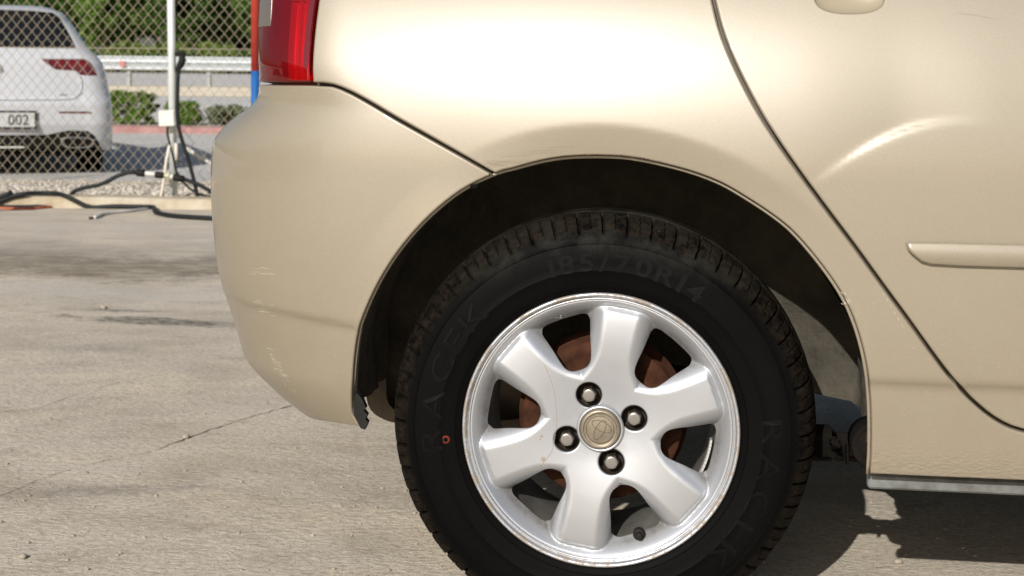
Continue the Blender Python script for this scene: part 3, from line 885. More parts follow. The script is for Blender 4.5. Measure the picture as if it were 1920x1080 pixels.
def letters(text, ang0, rmid, height, flip=False, spacing=1.12, m=LET, stretch=1.25, lift=.0011, bold=.0):
    parts = []
    ang = ang0
    for ch in text:
        cu = bpy.data.curves.new('letter', 'FONT'); cu.body = ch; cu.size = height * 1.42; cu.extrude = .5; cu.offset = bold; cu.resolution_u = 3
        ob = bpy.data.objects.new('letter', cu); COL.objects.link(ob)
        dg = bpy.context.evaluated_depsgraph_get()
        me = ob.evaluated_get(dg).to_mesh()
        vs = np.array([v.co[:] for v in me.vertices]); fs = [tuple(p.vertices) for p in me.polygons]
        if len(vs):
            x0, x1 = vs[:, 0].min(), vs[:, 0].max()
            wdt = (x1 - x0) * stretch
            out = []
            for v in vs:
                x = (v[0] - x0) * stretch; y = v[1] - height / 2
                a = ang + (x / rmid) * (-1 if flip else 1); r = rmid + y * (-1 if flip else 1)
                yy = np.interp(r, tp_r, tp_y) - (lift if v[2] > 0 else -.001)
                out.append((r * sin(a), yy, r * cos(a)))
            parts.append((out, fs))
            ang += (wdt / rmid + .0055 / rmid * 1.0 * spacing) * (-1 if flip else 1)
        else: ang += .008 / rmid
        ob.evaluated_get(dg).to_mesh_clear()
        bpy.data.objects.remove(ob); bpy.data.curves.remove(cu)
    return parts
for v, f in letters('185/70R14', radians(-18.0), .2385, .0245, stretch=1.36, bold=.0009): mesh('raised_letter', v, f, LET, wheel, smooth=False)
for v, f in letters('RACEK', radians(-99), .2385, .030, stretch=1.55, spacing=2, m=LETD) + letters('RACEK', radians(84), .2385, .030, stretch=1.55, spacing=2): mesh('raised_letter', v, f, LETD, wheel, smooth=False)
RED = mat('red_mark', (.12, .022, .014), .8, Specular_IOR_Level=.1)
rp = onY(836, 824, .012)
V, Fc = lathe([(.0032, -.0002), (.0058, -.0002), (.006, .001)], 24, center=(rp[0] - WX, np.interp(.218, tp_r, tp_y) - .0003, rp[2] - WZ))
mesh('balance_mark', V, Fc, RED, wheel)

# alloy rim
ALLOY = mat('silver_alloy_paint', (.50, .51, .515), .38, .72, Coat_Weight=.35, Coat_Roughness=.2); t = NT(ALLOY); o = t.coord()
sx = t.sep(o)
rad = t.math('SQRT', t.math('ADD', t.math('MULTIPLY', sx[0], sx[0]), t.math('MULTIPLY', sx[2], sx[2])))
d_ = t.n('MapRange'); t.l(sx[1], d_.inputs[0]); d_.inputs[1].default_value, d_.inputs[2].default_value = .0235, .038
grime_shade = t.math('MULTIPLY', d_.outputs[0], t.ramp(t.noise(o, 30, 8, .7), (.3, .45), (.7, 1.)))  # grime by depth, deepened to paint shade into the barrel recess
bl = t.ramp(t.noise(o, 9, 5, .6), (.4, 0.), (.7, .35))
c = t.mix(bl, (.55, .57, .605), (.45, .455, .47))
c = t.mix(grime_shade, c, (.10, .094, .085))
ed = t.n('MapRange'); t.l(rad, ed.inputs[0]); ed.inputs[1].default_value, ed.inputs[2].default_value = .185, .189
chip = t.math('MULTIPLY', ed.outputs[0], t.ramp(t.noise(o, 45, 9, .75), (.48, 0.), (.54, 1.)))
c = t.mix(t.math('MULTIPLY', chip, .75), c, (.33, .27, .20))
t.col(c)
t.rough(t.mix(t.math('MAXIMUM', grime_shade, chip), .40, .75))
t.bump(t.math('ADD', t.math('MULTIPLY', t.noise(o, 500, 3), .15), t.math('MULTIPLY', chip, -1.)), .12, .0015)
mz = t.n('MapRange'); t.l(grime_shade, mz.inputs[0]); mz.inputs[3].default_value, mz.inputs[4].default_value = .85, .25; t.l(mz.outputs[0], t.b.inputs['Metallic'])
SP0 = radians(10)
LUG_A = [radians(a) for a in (-19.5, 71, 161, 250)]
_T1 = smtab([.0, .09, .14, .150, .160, .168, .176, .183, .195], [.070, .070, .064, .058, .048, .037, .0275, .0215, .0215], .0022)
_T2 = smtab([.0, .03, .045, .07, .10, .13, .16, .19], [.0315, .0315, .0300, .0260, .0228, .0213, .0220, .0260], .009)
_T3 = smtab([.0, .05, .075, .09, .11, .14, .17, .2], [.06, .050, .030, .0215, .0175, .0185, .0210, .023], .008)
def rimdepth(x, z):
    r = np.hypot(x, z); th = np.arctan2(x, z) - SP0
    k = np.round(th / (pi / 3)); dth = th - k * pi / 3
    tdist = np.abs(np.sin(dth)) * r
    along = np.cos(dth) * r
    Db = np.interp(r, *_T1)
    plate = np.interp(r, *_T2)
    end = np.clip(along - .1655, 0, None)
    plate = plate + 9.0 * end ** 1.5
    pw = np.interp(r, *_T3)
    wash = np.clip(tdist - pw, 0, None)
    Ds = plate + 34 * wash ** 2 * np.clip((r - .06) / .03, 0, 1) 
    kk = .0035
    h = np.clip(.5 + .5 * (Db - Ds) / kk, 0, 1)
    return Db * (1 - h) + Ds * h - kk * h * (1 - h)
def PR(u, z):
    return np.stack([u, rimdepth(u, z), z], -1)
RIM = Surf(PR, 4e-4)
def win(ac):
    pts = []
    loc = [(.0885, 0), (.0905, .0105), (.0965, .0172), (.107, .0212), (.125, .0258), (.140, .0305), (.150, .0335), (.1545, .0325), (.1575, .0265), (.1585, .013), (.1588, 0)]
    half = catmull(loc, .003)
    full = half + [np.array((p[0], -p[1])) for p in half[-2:0:-1]]
    for rr, tt in full: pts.append(np.array((rr * sin(ac) + tt * cos(ac), rr * cos(ac) - tt * sin(ac))))
    return pts
circ = lambda cx, cz, r, n=40: [np.array((cx + r * sin(2 * pi * i / n), cz + r * cos(2 * pi * i / n))) for i in range(n)]
wins = [win(SP0 + radians(30) + k * pi / 3) for k in range(6)]
lugs = [circ(.0500 * sin(a), .0500 * cos(a), .0178) for a in LUG_A]
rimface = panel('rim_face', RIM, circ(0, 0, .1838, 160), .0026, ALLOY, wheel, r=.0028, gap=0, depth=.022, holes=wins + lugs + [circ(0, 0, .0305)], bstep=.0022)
RIMP = [(.1825, .045), (.1835, .0235), (.1845, .0205), (.1862, .0195), (.1868, .0215), (.188, .0215), (.1886, .0165), (.190, .0138), (.1925, .0130), (.1942, .0142), (.1948, .0175), (.1942, .022), (.190, .027)]
V, Fc = lathe(RIMP, 192)
mesh('rim_flange', V, Fc, ALLOY, wheel)
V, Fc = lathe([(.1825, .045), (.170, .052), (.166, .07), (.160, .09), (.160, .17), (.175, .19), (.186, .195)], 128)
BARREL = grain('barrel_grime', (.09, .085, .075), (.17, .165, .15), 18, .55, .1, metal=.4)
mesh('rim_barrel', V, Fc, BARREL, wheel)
# hub cap with emblem
CAPM = grain('tarnished_cap', (.22, .185, .135), (.30, .26, .20), 60, .42, .08, 200, .6)
V, Fc = lathe([(0, .0215), (.012, .0216), (.020, .0222), (.0235, .0226), (.0242, .0218), (.0262, .0222), (.0280, .0240), (.0288, .027), (.0288, .035)], 64)
cap = mesh('centre_cap', V, Fc, CAPM, wheel)
def ell(cx, cz, a, b, rot, n=56, y=.0214):
    return [(cx + a * cos(t_) * cos(rot) - b * sin(t_) * sin(rot), y, cz + a * cos(t_) * sin(rot) + b * sin(t_) * cos(rot)) for t_ in np.linspace(0, 2 * pi, n)]
rt = radians(-25)
def rotp(x, z): return x * cos(rt) - z * sin(rt), x * sin(rt) + z * cos(rt)
EMB = mat('emblem_groove', (.09, .075, .055), .6, .3)
V, Fc = join([tube(ell(0, 0, .0195, .0195, 0), .00038, 5), tube(ell(*rotp(0, -.0005), .0062, .0150, rt), .0004, 5), tube(ell(*rotp(0, .0052), .0148, .0068, rt), .0004, 5),
              tube(ell(0, 0, .0236, .0236, 0, y=.0222), .0004, 5)])
mesh('cap_emblem', V, Fc, EMB, wheel)
V, Fc = lathe([(.0290, .034), (.0290, .0262), (.0300, .0248), (.0318, .0250), (.0335, .0285)], 64)
mesh('cap_ring', V, Fc, ALLOY, wheel)
# wheel nuts in their wells
NUT = mat('nut_steel', (.42, .41, .39), .28, .9); NUTD = grain('nut_dirty', (.10, .085, .06), (.17, .15, .12), 90, .4, .1, metal=.8)
WELL = grain('nut_well_grime', (.018, .014, .010), (.035, .026, .018), 60, .5, .1)
nut_me = None
def nutgeo():
    V, Fc = [], []
    hexr = .0112
    rows_ = [(hexr, .050), (hexr, .0290), (hexr * .92, .0272)]
    for r, y in rows_:
        for i in range(6): V.append((r * sin(i * pi / 3), y, r * cos(i * pi / 3)))
    for k in range(2):
        for i in range(6): Fc.append((k * 6 + i, (k + 1) * 6 + i, (k + 1) * 6 + (i + 1) % 6, k * 6 + (i + 1) % 6))
    Fc.append((12, 13, 14, 15, 16, 17)[::-1])
    return V, Fc
nv, nf = nutgeo()
NUTC = lathe([(.0090, .0275), (.0089, .0256), (.0083, .0247), (.0072, .0245), (.004, .0244), (0, .0244)], 28)
WELLG = lathe([(.0174, .030), (.0170, .050), (.0115, .052), (0, .052)], 32)
n1 = n2 = n3 = None
for a in LUG_A:
    c_ = (.0500 * sin(a), 0, .0500 * cos(a))
    if n1 is None:
        n1 = mesh('lug_nut', nv, nf, NUTD, wheel, smooth=False); n2 = mesh('nut_cap', *NUTC, NUT, wheel); n3 = mesh('nut_well', *WELLG, WELL, wheel)
        for x in (n1, n2, n3): x.location = c_
        n1.rotation_euler.y = .3
    else:
        for x in (n1, n2, n3):
            y_ = x.copy(); COL.objects.link(y_); y_.location = c_
            if x is n1: y_.rotation_euler.y = random.uniform(0, 1)
# valve, wheel weights, chips
vp = onY(1198, 1004, .03) - np.array((WX, 0, WZ))
V, Fc = join([lathe([(.0050, .030), (.0050, .014), (.0044, .0125), (.0030, .0120), (0, .0120)], 20, center=(vp[0], .012, vp[2])), lathe([(.0085, .034), (.0085, .026), (.0070, .0245), (.005, .024)], 24, center=(vp[0], .008, vp[2]))])
mesh('valve_stem', V, Fc, BLACK, wheel)
V, Fc = [], []
for i in range(14):
    a0 = radians(97 + i * 1.9); a1 = a0 + radians(1.7)
    b0 = len(V)
    for r in (.1590, .1560):
        for a in (a0, a1):
            for y in (.062, .078): V.append((r * sin(a), y, r * cos(a)))
    Fc += [(b0 + 4, b0 + 5, b0 + 7, b0 + 6), (b0, b0 + 4, b0 + 6, b0 + 2), (b0 + 1, b0 + 3, b0 + 7, b0 + 5), (b0, b0 + 1, b0 + 5, b0 + 4), (b0 + 2, b0 + 6, b0 + 7, b0 + 3)]
mesh('balance_weights', V, Fc, mat('zinc_weight', (.55, .55, .54), .5, .4), wheel, smooth=False)
def rimpt(px, py):
    y = .03
    for _ in range(6):
        p = onY(px, py, y); y = float(rimdepth(np.array([p[0] - WX]), np.array([p[2] - WZ]))[0])
    return np.array((p[0] - WX, y, p[2] - WZ))
HAIR = mat('flaked_clearcoat', (.26, .22, .17), .6)
def rim_line(pts, wd, seed=0):
    rr = random.Random(seed)
    P_ = [rimpt(*p) for p in pts]; c2 = catmull([p[[0, 2]] for p in P_], .0015)
    V, Fc = [], []
    for i, q in enumerate(c2):
        t_ = c2[min(i + 1, len(c2) - 1)] - c2[max(i - 1, 0)]; n_ = np.array((t_[1], -t_[0])) / (np.linalg.norm(t_) + 1e-9)
        ww = wd * rr.uniform(.3, 1)
        for s_ in (1, -1):
            e_ = q + n_ * ww / 2 * s_ + n_ * rr.uniform(-.0001, .0001)
            V.append((e_[0], float(rimdepth(e_[:1], e_[1:])[0]) - .0003, e_[1]))
        if i: Fc.append((2 * i - 2, 2 * i - 1, 2 * i + 1, 2 * i))
    return V, Fc
def blob(px, py, rx, ry, seed):
    rr = random.Random(seed); c = rimpt(px, py); V = [(c[0], c[1] - .0003, c[2])]; n = 14
    for i in range(n):
        a = 2 * pi * i / n; k = rr.uniform(.55, 1.2)
        x, z = c[0] + rx * k * sin(a), c[2] + ry * k * cos(a)
        V.append((x, float(rimdepth(np.array([x]), np.array([z]))[0]) - .0003, z))
    return V, [(0, 1 + i, 1 + (i + 1) % n) for i in range(n)]
V, Fc = join([rim_line([(1020, 684), (1030, 705), (1038, 730), (1042, 757), (1044, 790), (1040, 820), (1036, 842), (1031, 852)], .0011, 1), rim_line([(1031, 852), (1020, 866), (1012, 876)], .0014, 2),
              blob(1019, 862, .0034, .005, 3), blob(1015, 818, .0022, .0022, 5), blob(1013, 824, .0015, .001, 6)])
tag(mesh('flaked_lacquer', V, Fc, HAIR, wheel, smooth=False), kind='stuff')
# small cast mark on the rim shoulder
cm = rimpt(1045, 594)
V, Fc = join([box((cm[0] + dx * .0024, cm[1] - .0004, cm[2] + dz * .002), (.0017, .0008, .0007 if abs(dx) < 2 else .0015)) for dx, dz in ((-2, .5), (-1, 1), (0, 1), (1, 1.2), (2, 1), (-1, -.6), (0, -.8), (1.2, -.6), (2.2, -.3))])
tag(mesh('cast_mark', V, Fc, ALLOY, wheel, smooth=False), kind='stuff')
# brake
V, Fc = lathe([(.0, .066), (.055, .066), (.060, .074), (.098, .076), (.1005, .0745), (.1030, .076), (.1135, .0765), (.1155, .079), (.1155, .115), (.124, .116), (.124, .119), (0, .12)], 96)
mesh('brake_disc', V, Fc, RUST, wheel)
# the other three wheels share the meshes
def copy_wheel(loc, rz):
    w_ = wheel.copy(); COL.objects.link(w_); w_.parent = car; w_.location = loc; w_.rotation_euler.z = rz
    for ch in wheel.children:
        if ch.name.split('.')[0] in ('flaked_lacquer', 'balance_mark', 'cast_mark', 'liner_seam'): continue
        c = ch.copy(); COL.objects.link(c); c.parent = w_
copy_wheel((WXF - WX, -YC, WZ), 0)
copy_wheel((0, YC, WZ), pi); copy_wheel((WXF - WX, YC, WZ), pi)

# ------------------------------------------------------------------ the yard and what lies beyond it
CONC = mat('yard_concrete', (.4, .36, .3), .85); t = NT(CONC); o = t.coord()
# streak frame: dirt is washed across the slab
ost = t.mapping(o, (1, 1.8, 1), rot=(0, 0, radians(-22)))
big = t.ramp(t.noise(o, .8, 7, .6, .4), (.35, 0.), (.68, 1.))
c = t.mix(big, (.54, .475, .385), (.65, .58, .475))
c = t.mix(t.math('MULTIPLY', t.ramp(t.noise(ost, 2.4, 9, .7, .6), (.44, 0.), (.60, 1.)), .7), c, (.42, .355, .27))
c = t.mix(t.math('MULTIPLY', t.ramp(t.noise(t.mapping(ost, loc=(7, 3, 0)), 1.7, 9, .72, .8), (.48, 0.), (.62, 1.)), .7), c, (.72, .62, .47))
c = t.mix(t.math('MULTIPLY', t.ramp(t.noise(t.mapping(ost, loc=(1, 9, 0)), 6, 9, .75, .5), (.54, 0.), (.64, 1.)), .6), c, (.34, .275, .20))
c = t.mix(t.math('MULTIPLY', t.ramp(t.noise(ost, 16, 8, .7), (.5, 0.), (.68, 1.)), .45), c, (.47, .42, .34))
c = t.mix(t.math('MULTIPLY', t.ramp(t.noise(ost, 60, 8, .75), (.46, 0.), (.60, 1.)), .5), c, (.26, .215, .16))
c = t.mix(t.math('MULTIPLY', t.ramp(t.noise(o, 95, 6, .8), (.53, 0.), (.62, 1.)), .55), c, (.17, .14, .105))
c = t.mix(t.math('MULTIPLY', t.ramp(t.noise(t.mapping(o, loc=(3, 1, 0)), 110, 6, .8), (.53, 0.), (.62, 1.)), .5), c, (.64, .57, .46))
c = t.mix(t.math('MULTIPLY', t.ramp(t.noise(o, 420, 3, .6), (.60, 0.), (.70, 1.)), .4), c, (.60, .54, .44))
def stain(c, cx, cy, rx, ry, rot, colr, amt, nsc=3., edge=.5):
    mp = t.mapping(o, (1, 1, 1), loc=(0, 0, 0))
    sub = t.n('VectorMath', operation='SUBTRACT'); t.l(o, sub.inputs[0]); sub.inputs[1].default_value = (cx, cy, 0)
    q = t.mapping(sub.outputs[0], (1, 1, 1), rot=(0, 0, -rot))
    q = t.mapping(q, (1 / rx, 1 / ry, 0))
    ln = t.n('VectorMath', operation='LENGTH'); t.l(q, ln.inputs[0])
    nz = t.noise(o, nsc, 8, .65)
    dd = t.math('ADD', ln.outputs['Value'], t.math('ADD', t.math('MULTIPLY', t.math('SUBTRACT', nz, .5), 2.8), t.math('MULTIPLY', t.math('SUBTRACT', t.noise(ost, nsc * 6, 6, .7), .5), 1.6)))
    f_ = t.n('MapRange'); t.l(dd, f_.inputs[0]); brk = t.ramp(t.noise(t.mapping(ost, loc=(cx, cy, 0)), nsc * 2.6, 8, .72, .4), (.40, .35), (.56, 1.)); f_.inputs[1].default_value, f_.inputs[2].default_value, f_.inputs[3].default_value, f_.inputs[4].default_value = 1 + edge, 1 - edge, 0, amt
    return t.mix(t.math('MULTIPLY', f_.outputs[0], brk), c, colr)
def g_(px, py): return onZ(px, py)
s = g_(230, 500); c = stain(c, s[0], s[1], 1.3, .34, .05, (.18, .145, .098), .95, 3.2, .35)
s = g_(60, 470); c = stain(c, s[0], s[1], .9, .3, .1, (.25, .22, .18), .6, 2.5, .6)
s = g_(300, 430); c = stain(c, s[0], s[1], 1.6, .5, 0, (.50, .45, .39), .5, 1.5, .7)
s = g_(120, 545); c = stain(c, s[0], s[1], .9, .16, .0, (.50, .47, .42), .55, 3, .6)
s = g_(310, 603); c = stain(c, s[0], s[1], .30, .06, -.1, (.10, .088, .07), .95, 9, .3)
s = g_(225, 582); c = stain(c, s[0], s[1], .14, .03, 0, (.13, .115, .095), .7, 11, .4)
s = g_(200, 655); c = stain(c, s[0], s[1], .12, .05, 0, (.26, .235, .20), .6, 9, .5)
s = g_(200, 920); c = stain(c, s[0], s[1], .16, .03, .3, (.20, .175, .15), .6, 14, .5)
s = g_(240, 500); c = stain(c, s[0], s[1], 2.4, .10, .05, (.30, .26, .17), .45, 5, .7)
t.col(c)
t.rough(t.ramp(t.noise(o, 3, 6), (.3, .75), (.7, .92)))
t.bump(t.math('ADD', t.math('MULTIPLY', t.noise(ost, 45, 9, .7), .8), t.math('MULTIPLY', t.noise(o, 300, 4, .7), .25)), .65, .012)
def strip(name, f0, f1, zf, m, r0=-60, r1=60, nf=2, nr=2, amp=0., lab=None):
    V, Fc = [], []
    for i in range(nf + 1):
        f_ = f0 + (f1 - f0) * i / nf
        for j in range(nr + 1):
            r_ = r0 + (r1 - r0) * j / nr
            V.append(bg(r_, f_, zf(f_) + (amp * random.uniform(-1, 1) if 0 < i < nf else 0)))
    for i in range(nf):
        for j in range(nr): Fc.append((i * (nr + 1) + j, i * (nr + 1) + j + 1, (i + 1) * (nr + 1) + j + 1, (i + 1) * (nr + 1) + j))
    return tag(mesh(name, V, Fc, m), kind='structure')
GF_F = [0, 8.2, 8.6, 11.4, 20.7, 21.2, 24, 32, 38, 75, 140, 600]
GF_Z = [0, 0, .045, -.10, -.10, -.09, -.06, .245, .384, .71, 1.2, 2.0]
zg = lambda f_: float(np.interp(f_, GF_F, GF_Z))
yard = strip('concrete_yard', -60, 8.3, lambda f_: 0., CONC)
KERBM = grain('kerb_concrete', (.34, .275, .175), (.52, .47, .38), 5, .85, .6, 40, dist=.01)
kf = 8.22
V, Fc = [], []
for i in range(0, 81):
    r_ = -26 + i * .5
    dz = random.uniform(-.004, .004)
    for f_, z in ((kf, -.02), (kf + .004, .05 + dz), (kf + .02, .062 + dz), (kf + .20, .064 + dz), (kf + .205, -.02)): V.append(bg(r_, f_ + random.uniform(-.004, .004), z))
for i in range(80):
    for k in range(4): Fc.append((i * 5 + k, i * 5 + k + 1, i * 5 + 5 + k + 1, i * 5 + 5 + k))
tag(mesh('yard_kerb', V, Fc, KERBM, smooth=False), kind='structure')
GRAV = mat('gravel_strip', (.45, .4, .33), .95); t = NT(GRAV); o = t.coord()
vo = t.n('TexVoronoi'); t.l(o, vo.inputs[0]); vo.inputs['Scale'].default_value = 28
c = t.mix(t.sep(vo.outputs['Color'])[0], (.42, .37, .30), (.62, .56, .47))
c = t.mix(t.ramp(t.noise(o, 2.2, 6, .6), (.55, 0.), (.68, .6)), c, (.20, .19, .09))
t.col(c); t.bump(vo.outputs['Distance'], .8, .02)
strip('gravel_verge', kf + .19, 11.5, lambda f_: float(np.interp(f_, [8.2, 8.6, 11.4], [.048, .045, -.098])), GRAV, nf=12)
ASPH = grain('worn_asphalt', (.42, .41, .385), (.52, .50, .47), 1.2, .9, .5, 90)
strip('parking_lot', 11.3, 20.7, lambda f_: -.10, ASPH, nf=4)
REDK = grain('red_kerb_paint', (.27, .12, .115), (.36, .20, .185), 5, .8, .2)
V, Fc = [], []
for r_ in (-60, 60):
    for f_, z in ((20.6, -.12), (20.62, -.005), (20.9, 0.0), (20.92, -.1)): V.append(bg(r_, f_, z))
for k in range(3): Fc.append((k, k + 1, 5 + k, 4 + k))
tag(mesh('red_kerb', V, Fc, REDK, smooth=False), kind='structure')
DIRT = grain('planting_dirt', (.36, .30, .22), (.46, .40, .31), 2, .95, .5, 30)
strip('planting_bed', 20.9, 23.2, lambda f_: -.02 + .0 * f_, DIRT, nf=6)
ASPH2 = grain('pale_road', (.44, .43, .42), (.52, .51, .49), .6, .9, .3, 60)
strip('near_road', 23.1, 32, lambda f_: float(np.interp(f_, [23.1, 32], [-.03, .245])), ASPH2, nf=8)
SAND = grain('sand_verge_soil', (.70, .59, .42), (.78, .69, .53), .7, .95, .4, 8)
strip('sand_verge', 31.9, 40.1, lambda f_: float(np.interp(f_, [31.9, 38, 40.1], [.25, .39, .41])), SAND, nf=8)
strip('far_road', 40, 75, lambda f_: float(np.interp(f_, [40, 75], [.40, .71])), ASPH2, nf=6)
SCRUB = grain('scrub_ground', (.18, .17, .08), (.30, .26, .16), .4, .95, .4, 4)
strip('scrub_land', 74.8, 900, lambda f_: float(np.interp(f_, [74.8, 900], [.70, 4.])), SCRUB, -900, 900, nf=6)
# cracks in the slab
CRACK = grain('crack_dirt', (.07, .055, .035), (.13, .10, .065), 60, .95, .3)
def crack(pts, wd, seed, name='crack', m=None, zoff=.0015):
    rr = random.Random(seed); c = catmull([g_(*p) for p in pts], .018)
    V, Fc = [], []
    for i, p in enumerate(c):
        t_ = c[min(i + 1, len(c) - 1)] - c[max(i - 1, 0)]; n_ = np.array((-t_[1], t_[0], 0)) / (np.linalg.norm(t_) + 1e-9)
        j_ = n_ * rr.uniform(-.004, .004); ww = wd * rr.uniform(.15, 1.0)
        V += [p + j_ + n_ * ww + (0, 0, zoff), p + j_ - n_ * ww + (0, 0, zoff)]
        if i: Fc.append((2 * i - 2, 2 * i - 1, 2 * i + 1, 2 * i))
    return mesh(name, V, Fc, m or CRACK, yard, smooth=False)
crack([(620, 742), (545, 762), (490, 777), (430, 795), (375, 813), (330, 830), (300, 842)], .0022, 1)
crack([(300, 842), (250, 856), (190, 866), (110, 888), (60, 906), (0, 930), (-80, 960)], .0010, 2)
crack([(395, 690), (330, 700), (250, 712), (150, 738), (60, 770)], .0010, 3)
PALE = mat('efflorescence', (.62, .55, .42), .9)
crack([(1640, 1065), (1700, 1062), (1740, 1064), (1800, 1066), (1835, 1070), (1870, 1082)], .0012, 5, 'pale_vein', PALE)
crack([(1860, 1052), (1890, 1054), (1915, 1049)], .0012, 6, 'pale_vein', PALE)
# stones and grit
def stone_mesh(seed, sub=1):
    import bmesh
    bm = bmesh.new(); bmesh.ops.create_icosphere(bm, subdivisions=sub, radius=1)
    rr = random.Random(seed)
    for v in bm.verts: v.co *= rr.uniform(.75, 1.15); v.co.z *= .65
    vs = [v.co.copy() for v in bm.verts]; fs = [[v.index for v in f.verts] for f in bm.faces]; bm.free()
    return [np.array(v) for v in vs], fs
STONE = grain('pebble', (.38, .34, .27), (.27, .24, .19), 90, .9, .3)
sm = [stone_mesh(i) for i in range(6)]
parts = []
for i in range(3200):
    if i % 3:
        px, py = random.uniform(-60, 1980), random.uniform(520, 1110)
        p = g_(px, py)
    else: p = np.array((random.uniform(-4, 3), random.uniform(-3, 3.5), 0))
    s_ = min(.0042, .0007 * (1 / (random.random() + .10)) ** .85)
    v, f = sm[i % 6]; a = random.uniform(0, 6)
    parts.append(([np.array((q[0] * cos(a) - q[1] * sin(a), q[0] * sin(a) + q[1] * cos(a), q[2])) * s_ + p + (0, 0, s_ * .4) for q in v], f))
tag(mesh('yard_grit', *join(parts), STONE, smooth=False), 'fine pale grit scattered over the concrete yard', 'grit', kind='stuff')
for (px, py, s_, lb_) in ((349, 822, .0085, 'small grey stone lying on the long crack in the concrete'), (1684, 1057, .008, 'small pale stone on the sunlit ground below the sill'), (43, 1047, .007, 'flat pale pebble near the lower left corner of the yard'),
                          (195, 579, .010, 'dark little stone at the left end of the oil stain')):
    v, f = stone_mesh(int(px), 2); p = g_(px, py)
    tag(mesh('stone', [q * s_ for q in v], f, STONE, loc=p + (0, 0, s_ * .5)), lb_, 'stone')
parts = []
for i in range(6000):
    f_ = random.uniform(kf + .22, 11.6); r_ = random.uniform(-6.5, 2.5)
    s_ = random.uniform(.006, .02); v, f = sm[i % 6]; a = random.uniform(0, 6)
    z = float(np.interp(f_, [8.2, 8.6, 11.4], [.048, .045, -.098]))
    parts.append(([np.array((q[0] * cos(a) - q[1] * sin(a), q[0] * sin(a) + q[1] * cos(a), q[2])) * s_ + bg(r_, f_, z + .3 * s_) for q in v], f))
GSTONE = mat('verge_stones', (.5, .46, .4), .9); t = NT(GSTONE); o = t.coord()
vo = t.n('TexVoronoi'); t.l(o, vo.inputs[0]); vo.inputs['Scale'].default_value = 30; t.col(t.mix(t.sep(vo.outputs['Color'])[1], (.40, .36, .30), (.62, .56, .47)))
tag(mesh('verge_gravel', *join(parts), GSTONE, smooth=False), 'loose pale gravel behind the yellowish kerb', 'gravel', kind='stuff')

# ------------------------------------------------------------------ chain link fence
FF = 8.52
WIREM = grain('fence_wire_tan', (.27, .23, .16), (.36, .31, .23), 20, .6, 0)
GALV = grain('galvanised_tube', (.60, .65, .64), (.70, .73, .72), 12, .5, .05, metal=.25)
fence = tag(empty('chain_link_fence', bg(-1.5, FF, 0), (0, 0, PSI)), 'tan chain link fence along the kerb, in front of the white car', 'fence')
PW, PH_, ZB_, NZ = .0605, .073, .115, 27
pts = []
for k in range(2 * NZ + 1):
    pts.append((PW / 2 * (1 if k % 2 else 0) , .0022 * (1 if k % 2 else -1), ZB_ + PH_ / 2 * k))
pts = [np.array(p) - (PW / 4, 0, 0) for p in pts]
wv, wf = tube(pts, .0021, 5)
w0 = mesh('wire', wv, wf, WIREM, fence)
nw = 0
w0.location = (-84 * PW, 0, 0)
# every second wire is the mirror image, its bends hooked into the bends of the first
wv2 = [np.array((-v[0], v[1], v[2])) for v in wv]
w1 = mesh('wire', wv2, [f[::-1] for f in wf], WIREM, fence); w1.location = (-84 * PW + PW / 2, 0, 0)
for i in range(-83, 64):
    for s_ in (w0, w1):
        c = s_.copy(); COL.objects.link(c); c.parent = fence; c.location = (s_.location.x + (i + 84) * PW, 0, 0)
zT = .797 + 0
tw = tube([(-5.2, -.004, .797 + (127 - 86) * FF / F - .01), (7.2, -.004, .797 + (134 - 83) * FF / F)], .0022, 6)
mesh('tension_wire', *tw, WIREM, fence)
mesh('tension_wire', *tube([(-5.2, -.004, ZB_ + .01), (7.2, -.004, ZB_ + .01)], .002, 6), WIREM, fence)
mesh('tension_wire', *tube([(-5.2, -.004, ZB_ + NZ * PH_ - .01), (7.2, -.004, ZB_ + NZ * PH_ - .01)], .002, 6), WIREM, fence)
pr = (327 - 960) / F * FF
def fpost(r_, lean=0.):
    x = r_ + 1.5
    V, Fc = join([tube([(x, -.03, .0), (x + lean, -.03, 2.2)], .0235, 20), tube([(x + lean, -.03, 2.2), (x + lean, -.03, 2.215), (x + lean, -.03, 2.225)], [.026, .026, .012], 20)])
    return mesh('fence_post', V, Fc, GALV, fence)
fpost(pr, -.028)
fpost(pr + 3.0); fpost(pr + 6.0); fpost(pr - 3.0)
# white junction box on the post
WPL = grain('white_plastic', (.52, .51, .47), (.60, .59, .55), 12, .45, .05)
bp = onF(315, 222, FF - .10)
jb = tag(mesh('junction_box', *box((0, 0, 0), (.098, .05, .098), .006, Matrix.Rotation(PSI, 3, 'Z') @ Matrix.Rotation(-.05, 3, 'Y')), WPL, loc=bp, smooth=False), 'small white junction box fixed to the fence post', 'junction box')
mesh('box_lid', *box((0, -.028, 0), (.09, .006, .09), .002, Matrix.Rotation(PSI, 3, 'Z') @ Matrix.Rotation(-.05, 3, 'Y')), WPL, jb, smooth=False)
# black bracket with a dark socket high on the post
bp = onF(341, 112, FF - .04)
br = tag(empty('hose_hook', bp), 'black hook and socket hanging on the upper part of the fence post', 'hook')
HOSE = grain('hose_rubber', (.006, .008, .009), (.011, .013, .014), 12, .6, .1, Specular_IOR_Level=.25)
def rel(px, py, base, D=FF - .04): return onF(px, py, D) - base
mesh('hook_arm', *tube([rel(329, 103, bp), rel(336, 100, bp), rel(344, 102, bp), rel(347, 106, bp)], [.014, .018, .018, .010], 10), BLACK, br)
mesh('socket', *tube([rel(341, 102, bp), rel(342, 112, bp), rel(339, 121, bp), rel(334, 129, bp), rel(332, 136, bp)], [.016, .022, .022, .016, .010], 10), BLACK, br)

